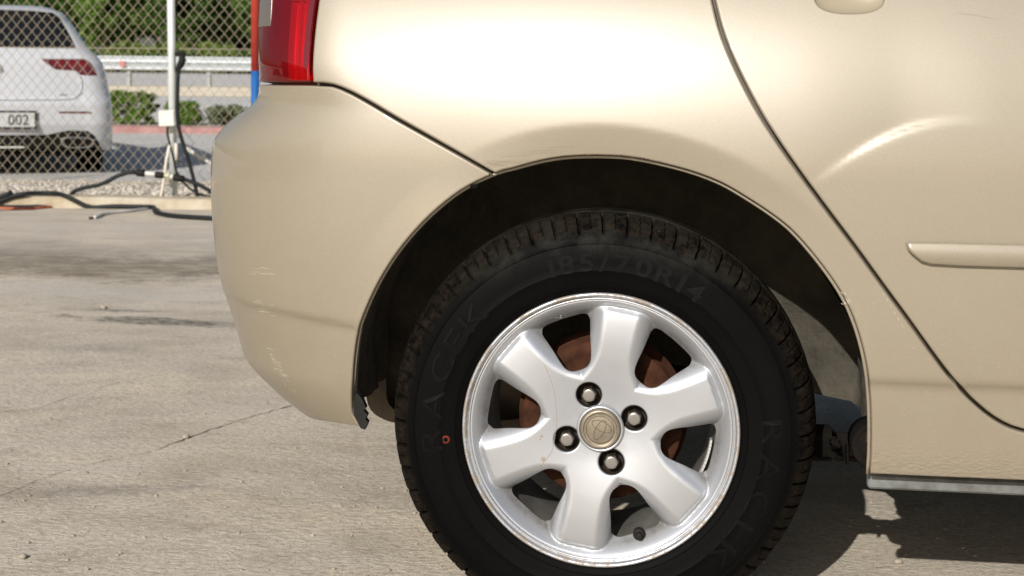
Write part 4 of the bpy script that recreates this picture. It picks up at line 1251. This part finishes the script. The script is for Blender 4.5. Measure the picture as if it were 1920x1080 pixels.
def hose(name, pix, r, m, label, cat, group=None, ground=False, D=None, hgt=None, caps=None):
    P_ = []
    for q in pix:
        if len(q) == 3: P_.append(onF(q[0], q[1], q[2]))
        else:
            p = g_(q[0], q[1]) + (0, 0, r)
            if (p - CAMP) @ GF > kf - .012:
                p = onZ(q[0], q[1], .068 + r)
                if (p - CAMP) @ GF < kf + .01: p = onF(q[0], q[1], kf - .014)
            P_.append(p)
    base = P_[0]
    V, Fc = tube([p - base for p in catmull(P_, .03)], r, 10)
    o = mesh(name, V, Fc, m, loc=base)
    if label: tag(o, label, cat, group)
    return o, base
D1 = FF - .12
h, b = hose('garden_hose', [(-40, 381), (0, 377), (20, 369), (45, 363.5), (75, 362), (105, 362.5), (125, 368), (150, 381), (172, 389), (210, 391.5), (255, 392), (281, 388), (288, 393), (291, 401), (300, 405), (330, 410), (395, 414), (450, 416)], .0135, HOSE, 'long dark hose winding over the kerb and along the concrete', 'hose')
D2 = FF - .15
h, b = hose('coupled_hose', [(133, 365, D2), (142, 357, D2), (158, 352, D2), (185, 347, D2), (200, 341, D2), (220, 330, D2), (238, 324, D2), (258, 323.5, D2)], .0130, HOSE, 'dark hose rising from the gravel to the pipe coupling', 'hose')
coup = tag(empty('pipe_coupling', onF(300, 327, D2)), 'pipe coupling of black and white sleeves held against the fence post', 'pipe fitting')
cb = onF(300, 327, D2)
def seg(name, a, b_, r, m, par=None, base=cb, D=D2):
    p0, p1 = onF(*a, D) - base, onF(*b_, D) - base
    e_ = (p1 - p0) * .06
    return mesh(name, *tube([p0, p0 + e_, p1 - e_, p1], [r * .86, r, r, r * .86], 14), m, par if par is not None else coup)
BRASS = grain('old_fitting', (.30, .28, .18), (.40, .38, .28), 30, .5, .1, metal=.3)
seg('black_sleeve', (256, 323.5), (272, 325), .022, BLACK); seg('white_sleeve', (272, 325), (292, 327), .014, WPL); seg('black_sleeve', (291, 327.5), (308, 329), .020, BLACK)
seg('brass_fitting', (308, 329), (320, 331), .016, BRASS); seg('white_sleeve', (319, 331), (325, 332), .015, WPL); seg('black_sleeve', (325, 332), (345, 336), .021, BLACK)
seg('tee_branch', (316, 322), (316, 341), .013, BRASS)
hose('outlet_hose', [(343, 335.5, D2), (360, 341, D2), (380, 350, D2), (400, 361, D2), (430, 372, D2)], .0125, HOSE, 'thick black hose leading from the coupling towards the bumper', 'hose')
hose('box_cable', [(314, 238, D1), (313.5, 250, D1), (318, 268, D1), (325, 295, D1), (332, 325, D1), (345, 343, D1), (365, 360, D1), (395, 369, D1), (420, 372, D1)], .0065, BLACK, 'thin black cable running down from the white junction box', 'cable')
hh, b = hose('hanging_hose', [(334, 132, D1), (333, 170, D1), (332, 210, D1), (334, 235, D1), (341, 262, D1), (353, 300, D1), (364, 340, D1), (373, 382, D1)], .0115, HOSE, 'bluish black hose hanging down the post with a plug at its end', 'hose')
mesh('hose_plug', *tube([onF(372.5, 378, D1) - b, onF(373.5, 384, D1) - b, onF(377, 398, D1) - b, onF(378, 401, D1) - b], [.014, .024, .024, .016], 14), BLACK, hh)
hose('slanting_pipe', [(349, 278, FF + .25), (395, 306, FF + .25), (460, 345, FF + .25)], .013, WPL, 'white pipe slanting down behind the fence post to the right', 'pipe')
PIPEM = grain('cream_pipe', (.52, .47, .38), (.62, .58, .50), 14, .6, .1)
base = onF(320, 275, D2)
fp = tag(empty('water_pipe', base), 'cream water pipe standing beside the fence post with elbows at its foot', 'pipe')
mesh('riser', *tube([onF(*q, D2) - base for q in ((318, 272), (312, 300), (309, 325), (305, 352), (301, 372), (300, 392))], .0085, 12), PIPEM, fp)
mesh('riser', *tube([onF(330, 268, D2) - base, onF(331, 300, D2) - base], .010, 12), PIPEM, fp)
mesh('elbow', *tube([onF(*q, D2) - base for q in ((300, 371), (312, 370), (324, 369))], .008, 12), PIPEM, fp)
mesh('elbow', *tube([onF(*q, D2) - base for q in ((300.5, 372), (298, 390), (297, 394))], [.012, .013, .014], 12), PIPEM, fp)
hose('white_pipe', [(177, 411), (184, 408.5), (192, 404.5), (215, 401), (245, 398), (280, 392)], .009, WPL, 'thin white pipe lying on the concrete in front of the kerb', 'pipe')
hose('pipe_end', [(168, 411.5), (178, 410.5)], .007, BLACK, 'short black nozzle lying at the end of the white pipe', 'nozzle')
ORH = mat('orange_hose', (.38, .10, .04), .55)
hose('orange_hose', [(-60, 390.5), (0, 392.5), (40, 394), (70, 392.5), (92, 390), (96, 388)], .0075, ORH, 'orange hose lying along the kerb at the left edge', 'hose')
hose('coiled_hose', [(-60, 384), (0, 386.5), (40, 387), (75, 386.5), (95, 388.5)], .009, HOSE, 'dark hose lying just above the orange hose at the left edge', 'hose')
hose('hose_end', [(-60, 383, FF - .6), (-30, 378, FF - .6), (0, 369.5, FF - .6), (22, 361, FF - .6)], .0145, HOSE, 'thick cut hose end sticking up at the left edge', 'hose')

# red and blue pole
pp = onF(478, 400, 8.0)
pole = tag(empty('striped_pole', (pp[0], pp[1], 0)), 'upright pole painted red above and blue below, behind the tail lamp', 'pole')
REDP = grain('red_pole_paint', (.33, .025, .016), (.38, .04, .025), 8, .4, .05); BLUP = grain('blue_pole_paint', (.012, .085, .27), (.016, .11, .33), 8, .4, .05)
zs = onF(478, 133, 8.0)[2]
mesh('red_section', *tube([(0, 0, zs), (0, 0, 1.9)], .024, 20), REDP, pole)
mesh('blue_section', *tube([(0, 0, .005), (0, 0, zs)], .0238, 20), BLUP, pole)
mesh('pole_foot', *lathe([(0, 0)], 3) if False else tube([(0, 0, 0), (0, 0, .012), (0, 0, .016)], [.06, .06, .03], 20), BLUP, pole)

# ------------------------------------------------------------------ white hatchback behind the fence
GD = 11.8
GOLF0 = onF(-8, 300, GD); GOLF0 = np.array((GOLF0[0], GOLF0[1], -.10))
gdir = GOLF0[:2] - CAMP[:2]; gdir /= np.linalg.norm(gdir)
GFw = np.array((gdir[0], gdir[1], 0)); GRt = np.array((gdir[1], -gdir[0], 0))
gc = 2667 / GD
_hw = [(335, 197), (300, 198), (260, 199.5), (225, 199), (200, 197.5), (170, 193), (150, 189), (135, 186), (120, 182), (108, 176), (99, 167), (90, 157.5), (75, 148), (50, 134), (25, 117), (12, 104), (5, 88), (2.5, 60)]
gz = np.array([(onF(x, y, GD)[2] + .10) for y, x in _hw]); gw = np.array([(x + 8) / gc for y, x in _hw])
gw[-1] = .30
GZ = np.linspace(0, 1.6, 160); GW = np.interp(GZ, gz, gw); GW = np.convolve(np.pad(GW, 2, 'edge'), np.ones(5) / 5, 'valid')
def gback(z): return np.interp(z, [.1, .3, .45, .62, .70, .95, 1.02, 1.32, 1.40, 1.44, 1.47], [.22, .06, .0, .0, .05, .09, .14, .42, .40, .52, .80])
def PG(u, z):
    w_ = np.interp(z, GZ, GW); Lc = .42; h_ = .5 * Lc
    s_ = np.sign(u); a = np.abs(u)
    st = np.clip(w_ - h_, .01, None)
    t_ = np.clip((a - st) / Lc, 0, 1); ex = np.clip(a - st - Lc, 0, None)
    x = np.minimum(a, st) + Lc * np.interp(t_, _t_, _cx) - 0.03 * 0
    y = gback(z) + .05 * (np.minimum(a, st) / .7) ** 2 + Lc * np.interp(t_, _t_, _cy) + ex
    return GOLF0[None, :] + (x * s_)[:, None] * GRt + y[:, None] * GFw + np.stack([0 * z, 0 * z, z], -1)
GS = Surf(PG, 1.5e-3)
GS.g0 = lambda px, py: (((px + 8) / gc), float(np.clip(onF(px, py, GD)[2] + .10, .05, 1.45)))
golf = tag(empty('parked_car', GOLF0), 'white hatchback parked behind the chain link fence, its rear towards the yard', 'car')
gkeep = lambda o: (setattr(o, 'matrix_parent_inverse', Matrix.Translation(-Vector(T(GOLF0)))), o)[1]
WHT = mat('white_car_paint', (.47, .48, .505), .3, 0, Coat_Weight=.8, Coat_Roughness=.05)
BLK2 = mat('gloss_black_trim', (.012, .012, .014), .25, 0, Coat_Weight=.5)
gt = GS.trace
def sym(pts):       # right half outline (from the centre line down/up) completed to the left
    return [np.array(p) for p in pts] + [np.array((-p[0], p[1])) for p in pts[::-1]]
win_r = gt([(0, 16), (60, 18), (98, 22), (112, 32), (124, 50), (134, 68), (144, 88), (141, 91), (60, 90), (0, 89)])
win_r[0] = np.array((0, win_r[0][1])); win_r[-1] = np.array((0, win_r[-1][1]))
lampg = [np.array(p) for p in gt([(77, 110), (100, 110), (140, 110), (160, 110), (170, 117), (178, 128), (184, 142), (165, 142), (150, 141), (142, 133), (105, 131), (88, 120)])]
dif = gt([(0, 254), (90, 253), (112, 248), (130, 245), (165, 246), (178, 255), (186, 268), (192, 282)])
dif_out = [np.array((0, dif[0][1]))] + [np.array(p) for p in dif[1:]]
plate_hole = []
zlow = .30
body_half = [np.array((0, 1.462)), np.array((.25, 1.462)), np.array((3.9, 1.40)), np.array((4.4, .95)), np.array((4.4, .30)), np.array((dif_out[-1][0] + .4, dif_out[-1][1])), ]
bo = body_half + [dif_out[-1]] + dif_out[-2:0:-1] + [np.array((0, dif[0][1]))]
lampL = [np.array((-p[0], p[1])) for p in lampg]
winf = sym([np.array(p) for p in win_r])
full = [np.array(p) for p in bo] + [np.array((-p[0], p[1])) for p in bo[-2:0:-1]]
# roof sits on top; the shell has openings for the lamps and the glass
sw = [np.array((1.25, 1.0)), np.array((1.35, 1.33)), np.array((2.9, 1.33)), np.array((3.4, .98))]
swL = [np.array((-p[0], p[1])) for p in sw]
gbody = gkeep(panel('car_body', GS, full, .035, WHT, golf, r=.004, gap=0, depth=.03, holes=[winf, lampg, lampL, sw, swL], bstep=.03, hole_gap=-.002))
gkeep(panel('rear_window', GS, winf, .05, GLASS, golf, r=.003, gap=.003, depth=.01, bstep=.03, off=-.004))
for q in (sw, swL): gkeep(panel('side_window', GS, q, .08, GLASS, golf, r=.003, gap=.003, depth=.01, off=-.004))
V, Fc = [], []
ring = PG(np.linspace(-3.9, 3.9, 80), np.full(80, 1.462)); cc = GOLF0 + GFw * 2.2 + np.array((0, 0, 1.49))
V = list(ring) + [r_ * .5 + cc * .5 + np.array((0, 0, .008)) for r_ in ring] + [cc]
for i in range(79): Fc += [(i, i + 1, 81 + i, 80 + i), (80 + i, 81 + i, 160)]
gkeep(mesh('roof', V, Fc, WHT, golf))
RLG = mat('dark_red_lamp', (.09, .006, .009), .12, 0, Coat_Weight=1.0)
for q in (lampg, lampL): gkeep(panel('tail_light', GS, q, .04, RLG, golf, r=.004, gap=.001, depth=.01, bstep=.02, off=.001))
BRL = mat('bright_red_lens', (.13, .006, .008), .2, 0, Coat_Weight=1.0)
for l_ in ([(97, 113), (118, 113), (121, 127), (108, 127)], [(124, 114), (141, 114), (144, 127), (127, 128)], [(147, 115), (160, 115), (168, 129), (151, 129)]):
    q = [np.array(p) for p in gt(l_)]
    for sg in (1, -1): gkeep(panel('light_segment', GS, [np.array((p[0] * sg, p[1])) for p in q], .04, BRL, golf, r=.002, gap=0, depth=.004, off=.004))
zb0 = .16
lowh = [np.array((0, dif[0][1]))] + [np.array(p) for p in dif[1:]] + [np.array((dif[-1][0] + .05, dif[-1][1] - .02)), np.array((dif[-1][0] + .05, .30)), np.array((.80, zb0 + .06)), np.array((0, zb0 + .06))]
gkeep(panel('rear_diffuser', GS, sym(lowh), .05, BLACK, golf, r=.004, gap=0, depth=.02, bstep=.03, off=-.012))
for sg in (1, -1):
    q = [np.array((p[0] * sg, p[1])) for p in gt([(118, 259), (168, 259), (174, 268), (166, 275), (124, 275)])]
    P3 = [GS.P([p])[0] + GFw * -.004 for p in q]
    gkeep(mesh('exhaust_trim', *tube(catmull(P3, .02, True) + [P3[0]], .006, 8), CHROME, golf))
    q = [np.array((p[0] * sg, p[1])) for p in gt([(110, 209), (168, 209), (174, 213), (112, 212.5)])]
    gkeep(panel('bumper_reflector', GS, q, .04, RLG, golf, r=.001, gap=0, depth=.004, off=.003))
# tailgate joint
jt = gt([(151, 143), (154, 150), (155, 165), (152, 175), (143, 183), (130, 187), (60, 188), (2, 188)])
jt = [np.array(p) for p in jt]
jl = catmull(jt, .03); jl = jl + [np.array((-p[0], p[1])) for p in jl[::-1]]
jv = GS.P(jl) + GS.N(jl) * .0005
gkeep(mesh('tailgate_joint', *tube(list(jv), .0035, 6), BLK2, golf))
# number plate
pc_ = gt([(-2, 224.5)])[0]; pp_ = GS.P([(0.02, pc_[1])])[0] + GFw * -.012
Mg = Matrix((( GRt[0], GFw[0], 0), (GRt[1], GFw[1], 0), (0, 0, 1)))
plate = gkeep(mesh('number_plate', *box(pp_, (.61, .012, .152), .004, Mg), BLK2, golf, smooth=False))
PLW = mat('plate_white', (.45, .46, .45), .4)
mesh('plate_face', *box(pp_ - GFw * .0075, (.575, .004, .118), 0, Mg), PLW, plate, smooth=False)
INK = mat('plate_ink', (.02, .02, .025), .5)
def flat_text(body, size, center, M3, depth, m, parent, name, width=None):
    cu = bpy.data.curves.new('txt', 'FONT'); cu.body = body; cu.size = size; cu.extrude = depth; cu.align_x = 'CENTER'; cu.resolution_u = 3; cu.offset = size * .012
    ob = bpy.data.objects.new('txt', cu); COL.objects.link(ob)
    dg = bpy.context.evaluated_depsgraph_get(); me = ob.evaluated_get(dg).to_mesh()
    vs = np.array([v.co[:] for v in me.vertices]); fs = [tuple(p.vertices) for p in me.polygons]
    ob.evaluated_get(dg).to_mesh_clear(); bpy.data.objects.remove(ob); bpy.data.curves.remove(cu)
    if width: vs[:, 0] *= width / (vs[:, 0].max() - vs[:, 0].min())
    vs[:, 1] -= (vs[:, 1].max() + vs[:, 1].min()) / 2
    W = [np.array(center) + np.array(M3 @ Vector((v[0], -v[2], v[1]))) for v in vs]
    return mesh(name, W, fs, m, parent, smooth=False)
cx_ = (33 + 8) / gc - 0.02
flat_text('002', .125, pp_ - GFw * .0105 + GRt * (cx_ - .0), Mg, .001, INK, plate, 'plate_number', width=.165)
flat_text('8 11', .10, pp_ - GFw * .0105 - GRt * .12, Mg, .001, PLW, plate, 'plate_number') if False else None
# emblem: ring with interlaced strokes
ec = gt([(-9, 131)])[0]; e0 = GS.P([(0., ec[1])])[0] - GFw * .01
def em(x, z): return e0 + GRt * x + np.array((0, 0, z))
emb = [tube([em(.054 * sin(a), .054 * cos(a)) for a in np.linspace(0, 2 * pi, 40)], .005, 6), tube([em(-.024, .045), em(-.004, .004), em(0, .012), em(.004, .004), em(.024, .045)], .0045, 6), tube([em(-.044, .02), em(-.02, -.045), em(0, -.005), em(.02, -.045), em(.044, .02)], .0045, 6)]
gkeep(mesh('round_emblem', *join(emb), CHROME, golf))
gb = gt([(113, 178), (121, 178)])
bv = [GS.P([(np.interp(k, [0, 5], [gb[0][0], gb[1][0] + .02]), gb[0][1])])[0] - GFw * .003 for k in range(6)]
gkeep(mesh('model_badge', *join([box(v, (.009, .004, .011), 0, Mg) for v in bv]), mat('badge_grey', (.35, .35, .36), .3, .8), golf, smooth=False))
# wheels and underside
def gwheel(x, y):
    w_ = empty('wheel', GOLF0 + GRt * x + GFw * y + np.array((0, 0, .315)), (0, 0, math.atan2(GFw[1], GFw[0])), golf)
    w_.matrix_parent_inverse = Matrix.Translation(-Vector(T(GOLF0)))
    return w_
gtyre = lathe([(.2, -.10), (.25, -.112), (.30, -.105), (.314, -.09), (.315, 0), (.314, .09), (.30, .105), (.25, .112), (.2, .10)], 56)
g0 = None
for x in (-.79, .79):
    for y in (.78, 3.42):
        w_ = gwheel(x, y)
        if g0 is None:
            g0 = mesh('tyre', *gtyre, RUB, w_); g1 = mesh('rim', *lathe([(0, -.06), (.06, -.075), (.19, -.05), (.2, -.09), (.2, .09), (.19, .05), (.06, .075), (0, .06)], 32), BARREL, w_)
        else:
            for s_ in (g0, g1): c = s_.copy(); COL.objects.link(c); c.parent = w_
gkeep(mesh('floor_pan', *box(GOLF0 + GFw * 2.15 + np.array((0, 0, .33)), (1.45, 3.9, .3), .03, Mg), UNDER, golf, smooth=False))
gkeep(mesh('silencer', *box(GOLF0 + GFw * .45 + GRt * .1 + np.array((0, 0, .235)), (.8, .35, .12), .04, Mg), MUFF, golf, smooth=False))
gkeep(mesh('tow_bracket', *box(GOLF0 + GFw * .12 + GRt * -.02 + np.array((0, 0, .245)), (.5, .03, .014), .003, Mg), WPL, golf, smooth=False))

# ------------------------------------------------------------------ guard rail
RAIL = grain('galvanised_rail', (.42, .46, .48), (.50, .53, .55), 1.5, .5, 0, metal=.25)
RF = 38.
rail = tag(empty('guard_rail', bg(-12, RF, .384)), 'galvanised guard rail with two beams beyond the near road', 'guard rail')
def wbeam(z0, h):
    prof = [(0, 0), (-.03, .05), (-.08, .12), (-.08, .22), (-.02, .36), (0, .5), (-.02, .64), (-.08, .78), (-.08, .88), (-.03, .95), (0, 1)]
    V, Fc = [], []
    for r_ in (-40, 30):
        for y, k in prof: V.append(bg(r_, RF + y, z0 + h * k) - bg(-12, RF, .384))
    n = len(prof)
    for k in range(n - 1): Fc.append((k, k + 1, n + k + 1, n + k))
    return V, Fc
zr = lambda py: .797 + (132.5 - py) * RF / F
mesh('beam', *wbeam(zr(118), zr(104) - zr(118)), RAIL, rail)
mesh('beam', *wbeam(zr(130), zr(118.5) - zr(130)), RAIL, rail)
pb_ = None
for i, px in enumerate((-560, -410, -260, -110, 40, 190, 240, 316, 390, 540, 690, 840, 990)):
    r_ = (px - 960) / F * RF
    v, f = box((0, 0, (zr(112) - .384) / 2 - .03), (.13 if px in (240,) else .10, .12, zr(112) - .384 + .06), .01)
    if pb_ is None: pb_ = mesh('rail_post', v, f, grain('rail_post_steel', (.24, .25, .25), (.32, .33, .32), 2, .6, 0, metal=.2), rail, smooth=False); q = pb_
    else: q = pb_.copy(); COL.objects.link(q); q.parent = rail
    q.location = T(bg(r_, RF + .08, .384) - bg(-12, RF, .384))
TANP = mat('tan_post', (.42, .37, .27), .8)
rm = bg((231 - 960) / F * RF, RF - .1, zr(119)) - bg(-12, RF, .384)
mesh('red_reflector', *box(rm, (.14, .02, .16), .01), mat('faded_red', (.38, .13, .12), .6), rail, smooth=False)

# low workshop behind the photographer's left shoulder: it shows in the lamp and the bumper corner
WALLP = grain('workshop_wall_plaster', (.30, .28, .25), (.36, .33, .29), 2, .9, .3)
ws = tag(empty('workshop_building', (-16.5, -7.5, 0), (0, 0, radians(-62))), 'low pale workshop reflected in the tail lamp and the corner of the bumper', 'building')
mesh('wall', *join([box((x, 0, 1.6), (2.2, .25, 3.2)) for x in (-5.4, -1.8, 1.8, 5.4)] + [box((x, 0, 2.95), (1.4, .24, .5)) for x in (-3.6, 0, 3.6)] + [box((0, 2.5, 1.6), (12.9, .25, 3.2))] + [box((x, 1.25, 1.6), (.25, 2.3, 3.2)) for x in (-6.3, 6.3)]), WALLP, ws, smooth=False)
mesh('roof', *box((0, 1.2, 3.3), (13.4, 3.4, .18), .02), GALV, ws, smooth=False)
for x in (-3.6, 0, 3.6): mesh('roller_door', *join([box((x, .05, .1 + k * .2), (1.4, .05, .17), .02) for k in range(13)]), BLUP, ws, smooth=False)

# ------------------------------------------------------------------ plants
def leafmat(name, a, b_):
    m = mat(name, a, .6); t = NT(m)
    oi = t.n('ObjectInfo'); gi = t.n('NewGeometry')
    c = t.mix(gi.outputs['Random Per Island'], a, b_); t.col(c)
    t.b.inputs['Specular IOR Level'].default_value = .25
    tb = t.n('BsdfTranslucent'); t.l(c, tb.inputs[0])
    ms = t.n('MixShader'); ms.inputs[0].default_value = .3
    t.l(t.b.outputs[0], ms.inputs[1]); t.l(tb.outputs[0], ms.inputs[2]); t.l(ms.outputs[0], t.t.nodes['Material Output'].inputs[0])
    return m
LEAFA = leafmat('leaf_mid', (.08, .155, .016), (.15, .25, .04))
LEAFB = leafmat('leaf_dark', (.035, .085, .010), (.08, .15, .02))
LEAFC = leafmat('leaf_grey', (.10, .14, .07), (.17, .20, .11))
LEAFD = leafmat('leaf_bright', (.11, .17, .03), (.18, .25, .05))
BARK = grain('bark', (.10, .075, .05), (.16, .13, .09), 20, .9, .5)
def foliage(rx, ry, rz, zc, nclump, per, leaf, seed, spread=.28, clump_r=None, boxy=False):
    g = np.random.default_rng(seed)
    th = g.uniform(0, 2 * pi, nclump); ph = np.arccos(g.uniform(-1, 1, nclump)); rr = g.uniform(.35, 1.0, nclump) ** .6
    C = np.stack([rx * rr * np.sin(ph) * np.cos(th), ry * rr * np.sin(ph) * np.sin(th), zc + rz * rr * np.cos(ph)], 1)
    if boxy: C = g.uniform(-1, 1, (nclump, 3)) * (rx, ry, rz) * (1, 1, .95) + (0, 0, zc)
    cr = (clump_r or spread * min(rx, rz)) * g.uniform(.5, 1.3, nclump)
    n = nclump * per
    d = g.normal(size=(n, 3)); d /= np.linalg.norm(d, axis=1)[:, None]
    P_ = np.repeat(C, per, 0) + d * (np.repeat(cr, per) * g.uniform(.55, 1.0, n))[:, None] * (1, 1, .8)
    P_[:, 2] = np.maximum(P_[:, 2], .02)
    nn = d * .8 + g.normal(size=(n, 3)) * .6 + (0, 0, .4); nn /= np.linalg.norm(nn, axis=1)[:, None]
    a = np.cross(nn, g.normal(size=(n, 3))); a /= np.linalg.norm(a, axis=1)[:, None]; b_ = np.cross(nn, a)
    s_ = leaf * g.uniform(.6, 1.3, n)[:, None]
    V = np.concatenate([P_ - a * s_, P_ + b_ * s_ * .45, P_ + a * s_, P_ - b_ * s_ * .45], 1).reshape(-1, 3)
    Fc = np.arange(4 * n).reshape(-1, 4)
    me = bpy.data.meshes.new('foliage'); me.vertices.add(4 * n); me.vertices.foreach_set('co', V.ravel())
    me.loops.add(4 * n); me.loops.foreach_set('vertex_index', Fc.ravel()); me.polygons.add(n)
    me.polygons.foreach_set('loop_start', np.arange(0, 4 * n, 4)); me.polygons.foreach_set('loop_total', np.full(n, 4)); me.update(); me.validate()
    return me
def stems(h, rx, n, r, seed):
    g = random.Random(seed); parts = []
    for i in range(n):
        a = g.uniform(0, 6.28); k = g.uniform(.3, .8)
        parts.append(tube(catmull([(0, 0, -.05), (rx * .15 * cos(a), rx * .15 * sin(a), h * .35), (rx * k * cos(a), rx * k * sin(a), h * g.uniform(.6, .85))], h * .1), list(np.linspace(r, r * .3, 60))[:len(catmull([(0, 0, -.05), (rx * .15 * cos(a), rx * .15 * sin(a), h * .35), (rx * k * cos(a), rx * k * sin(a), h * .7)], h * .1)) + 4], 6, False))
    return join(parts)
def safe_stems(h, rx, n, r, seed):
    g = random.Random(seed); parts = []
    for i in range(n):
        a = g.uniform(0, 6.28); k = g.uniform(.3, .8)
        c = catmull([(0, 0, -.05), (rx * .15 * cos(a), rx * .15 * sin(a), h * .35), (rx * k * cos(a), rx * k * sin(a), h * g.uniform(.6, .85))], h * .1)
        parts.append(tube(c, list(np.linspace(r, r * .3, len(c))), 6, False))
    return join(parts)
def plant(name, loc, me, mleaf, st, part='foliage', trunk='stem', **tg_):
    root = tag(empty(name, loc), **tg_)
    link(part, me, mleaf, root, smooth=False)
    mesh(trunk, *st, BARK, root)
    return root
# three low shrubs in the bed
SH = [(236, 178, 244, 104, 'leafy green shrub just right of the white car, widest of those in the bed', LEAFA, 130), (344, 196, 242, 74, 'round shrub right behind the fence post', LEAFA, 90), (428, 200, 240, 76, 'thin greyish shrub near the beige car bumper', LEAFC, 60)]
for i, (px, y0, y1, wd, lb_, lm, nc) in enumerate(SH):
    D = 21.9; b0 = onF(px, y1, D); b0[2] = -.02
    hgt = (y1 - y0) * D / F; rx = wd / 2 * D / F
    me = foliage(rx * (1.02 if i == 0 else .85), rx * .55, hgt * .42, hgt * .5, int(nc * 1.3), 60, .026, 20 + i, clump_r=.07, boxy=True)
    plant('shrub', b0, me, lm, safe_stems(hgt, rx, 6, .008, i), label=lb_, cat='shrub', group='shrubs in the bed behind the red kerb')
# clipped low hedge plants beyond the far road
hm = [foliage(1.1, .9, .5, .62, 60, 60, .09, 40 + k, clump_r=.28) for k in range(3)]
hs = safe_stems(1.4, .8, 5, .03, 3)
ORD = 'first second third fourth fifth sixth seventh eighth ninth tenth eleventh twelfth thirteenth fourteenth fifteenth sixteenth seventeenth eighteenth nineteenth twentieth twenty-first twenty-second twenty-third twenty-fourth'.split()
for i in range(24):
    r_ = -37 + i * 1.75
    rt_ = tag(empty('roadside_bush', bg(r_, 77 + random.uniform(-.5, .5), .70)), 'low dark green bush, ' + ORD[i] + ' from the left in the row beyond the far road', 'bush', 'bushes in a row beyond the far road')
    o = link('foliage', hm[i % 3], LEAFB if i % 4 else LEAFD, rt_, smooth=False); o.rotation_euler.z = i * 1.3; o.scale = (1, 1, random.uniform(.95, 1.15))
    mesh('stem', *hs, BARK, rt_) if i < 3 else None
bright = [foliage(1.5, 1.2, .65, 1.0, 80, 70, .10, 60 + k, clump_r=.33) for k in range(3)]
for i in range(16):
    r_ = -40 + i * 2.6 + random.uniform(-.5, .5)
    rt_ = tag(empty('broom_bush', bg(r_, 79.5, .7)), 'bright yellow green bush at the foot of the trees, ' + ORD[i] + ' from the left', 'bush', 'bright bushes below the trees')
    o = link('foliage', bright[i % 3], LEAFD, rt_, smooth=False); o.rotation_euler.z = i * 2.1
    mesh('stem', *safe_stems(2.2, 1.2, 4, .04, i), BARK, rt_)
tm = [foliage(2.6, 2.2, 2.6, 4.3, 170, 120, .13, 80 + k, clump_r=.62) for k in range(4)]
TREES = [(-60, 4.6, 0, 0), (-25, 5.2, 1, 1), (20, 5.4, 2, 0), (75, 5.0, 3, 1), (120, 5.6, 0, 2), (160, 5.2, 1, 2), (200, 5.6, 2, 0), (250, 6.0, 3, 0), (300, 5.6, 0, 1), (345, 5.0, 1, 2), (395, 5.4, 2, 0), (432, 4.3, 3, 1), (520, 4.0, 1, 0), (580, 5, 0, 1)]
mats_ = [LEAFA, LEAFB, LEAFC]
nm = ['mid green', 'dark green', 'greyish green']
order = ['far left', 'second from the left', 'third from the left', 'fourth from the left', 'behind the white car roof', 'just right of the white car roof', 'above the left part of the guard rail', 'above the tan rail post', 'left of the fence post', 'right behind the fence post', 'right of the hose hook', 'beside the pole, with sky to its right', 'hidden behind the tail lamp', 'farthest right']
for i, (px, hgt, k, mi) in enumerate(TREES):
    D = 84 + (i % 3) * 2.5
    r_ = (px - 960) / F * D
    rt_ = tag(empty('tree', bg(r_, D, .8)), nm[mi] + ' tree ' + order[i], 'tree', 'trees beyond the far road')
    o = link('crown', tm[k], mats_[mi], rt_, smooth=False); o.scale = (1.0 + .1 * (i % 2), 1, hgt / 5.6); o.rotation_euler.z = i * .9
    mesh('trunk', *safe_stems(4.6 * hgt / 5.6, 1.6, 5, .13, i), BARK, rt_)
print('tris', sum(len(o.data.polygons) for o in SC.objects if o.type == 'MESH'))
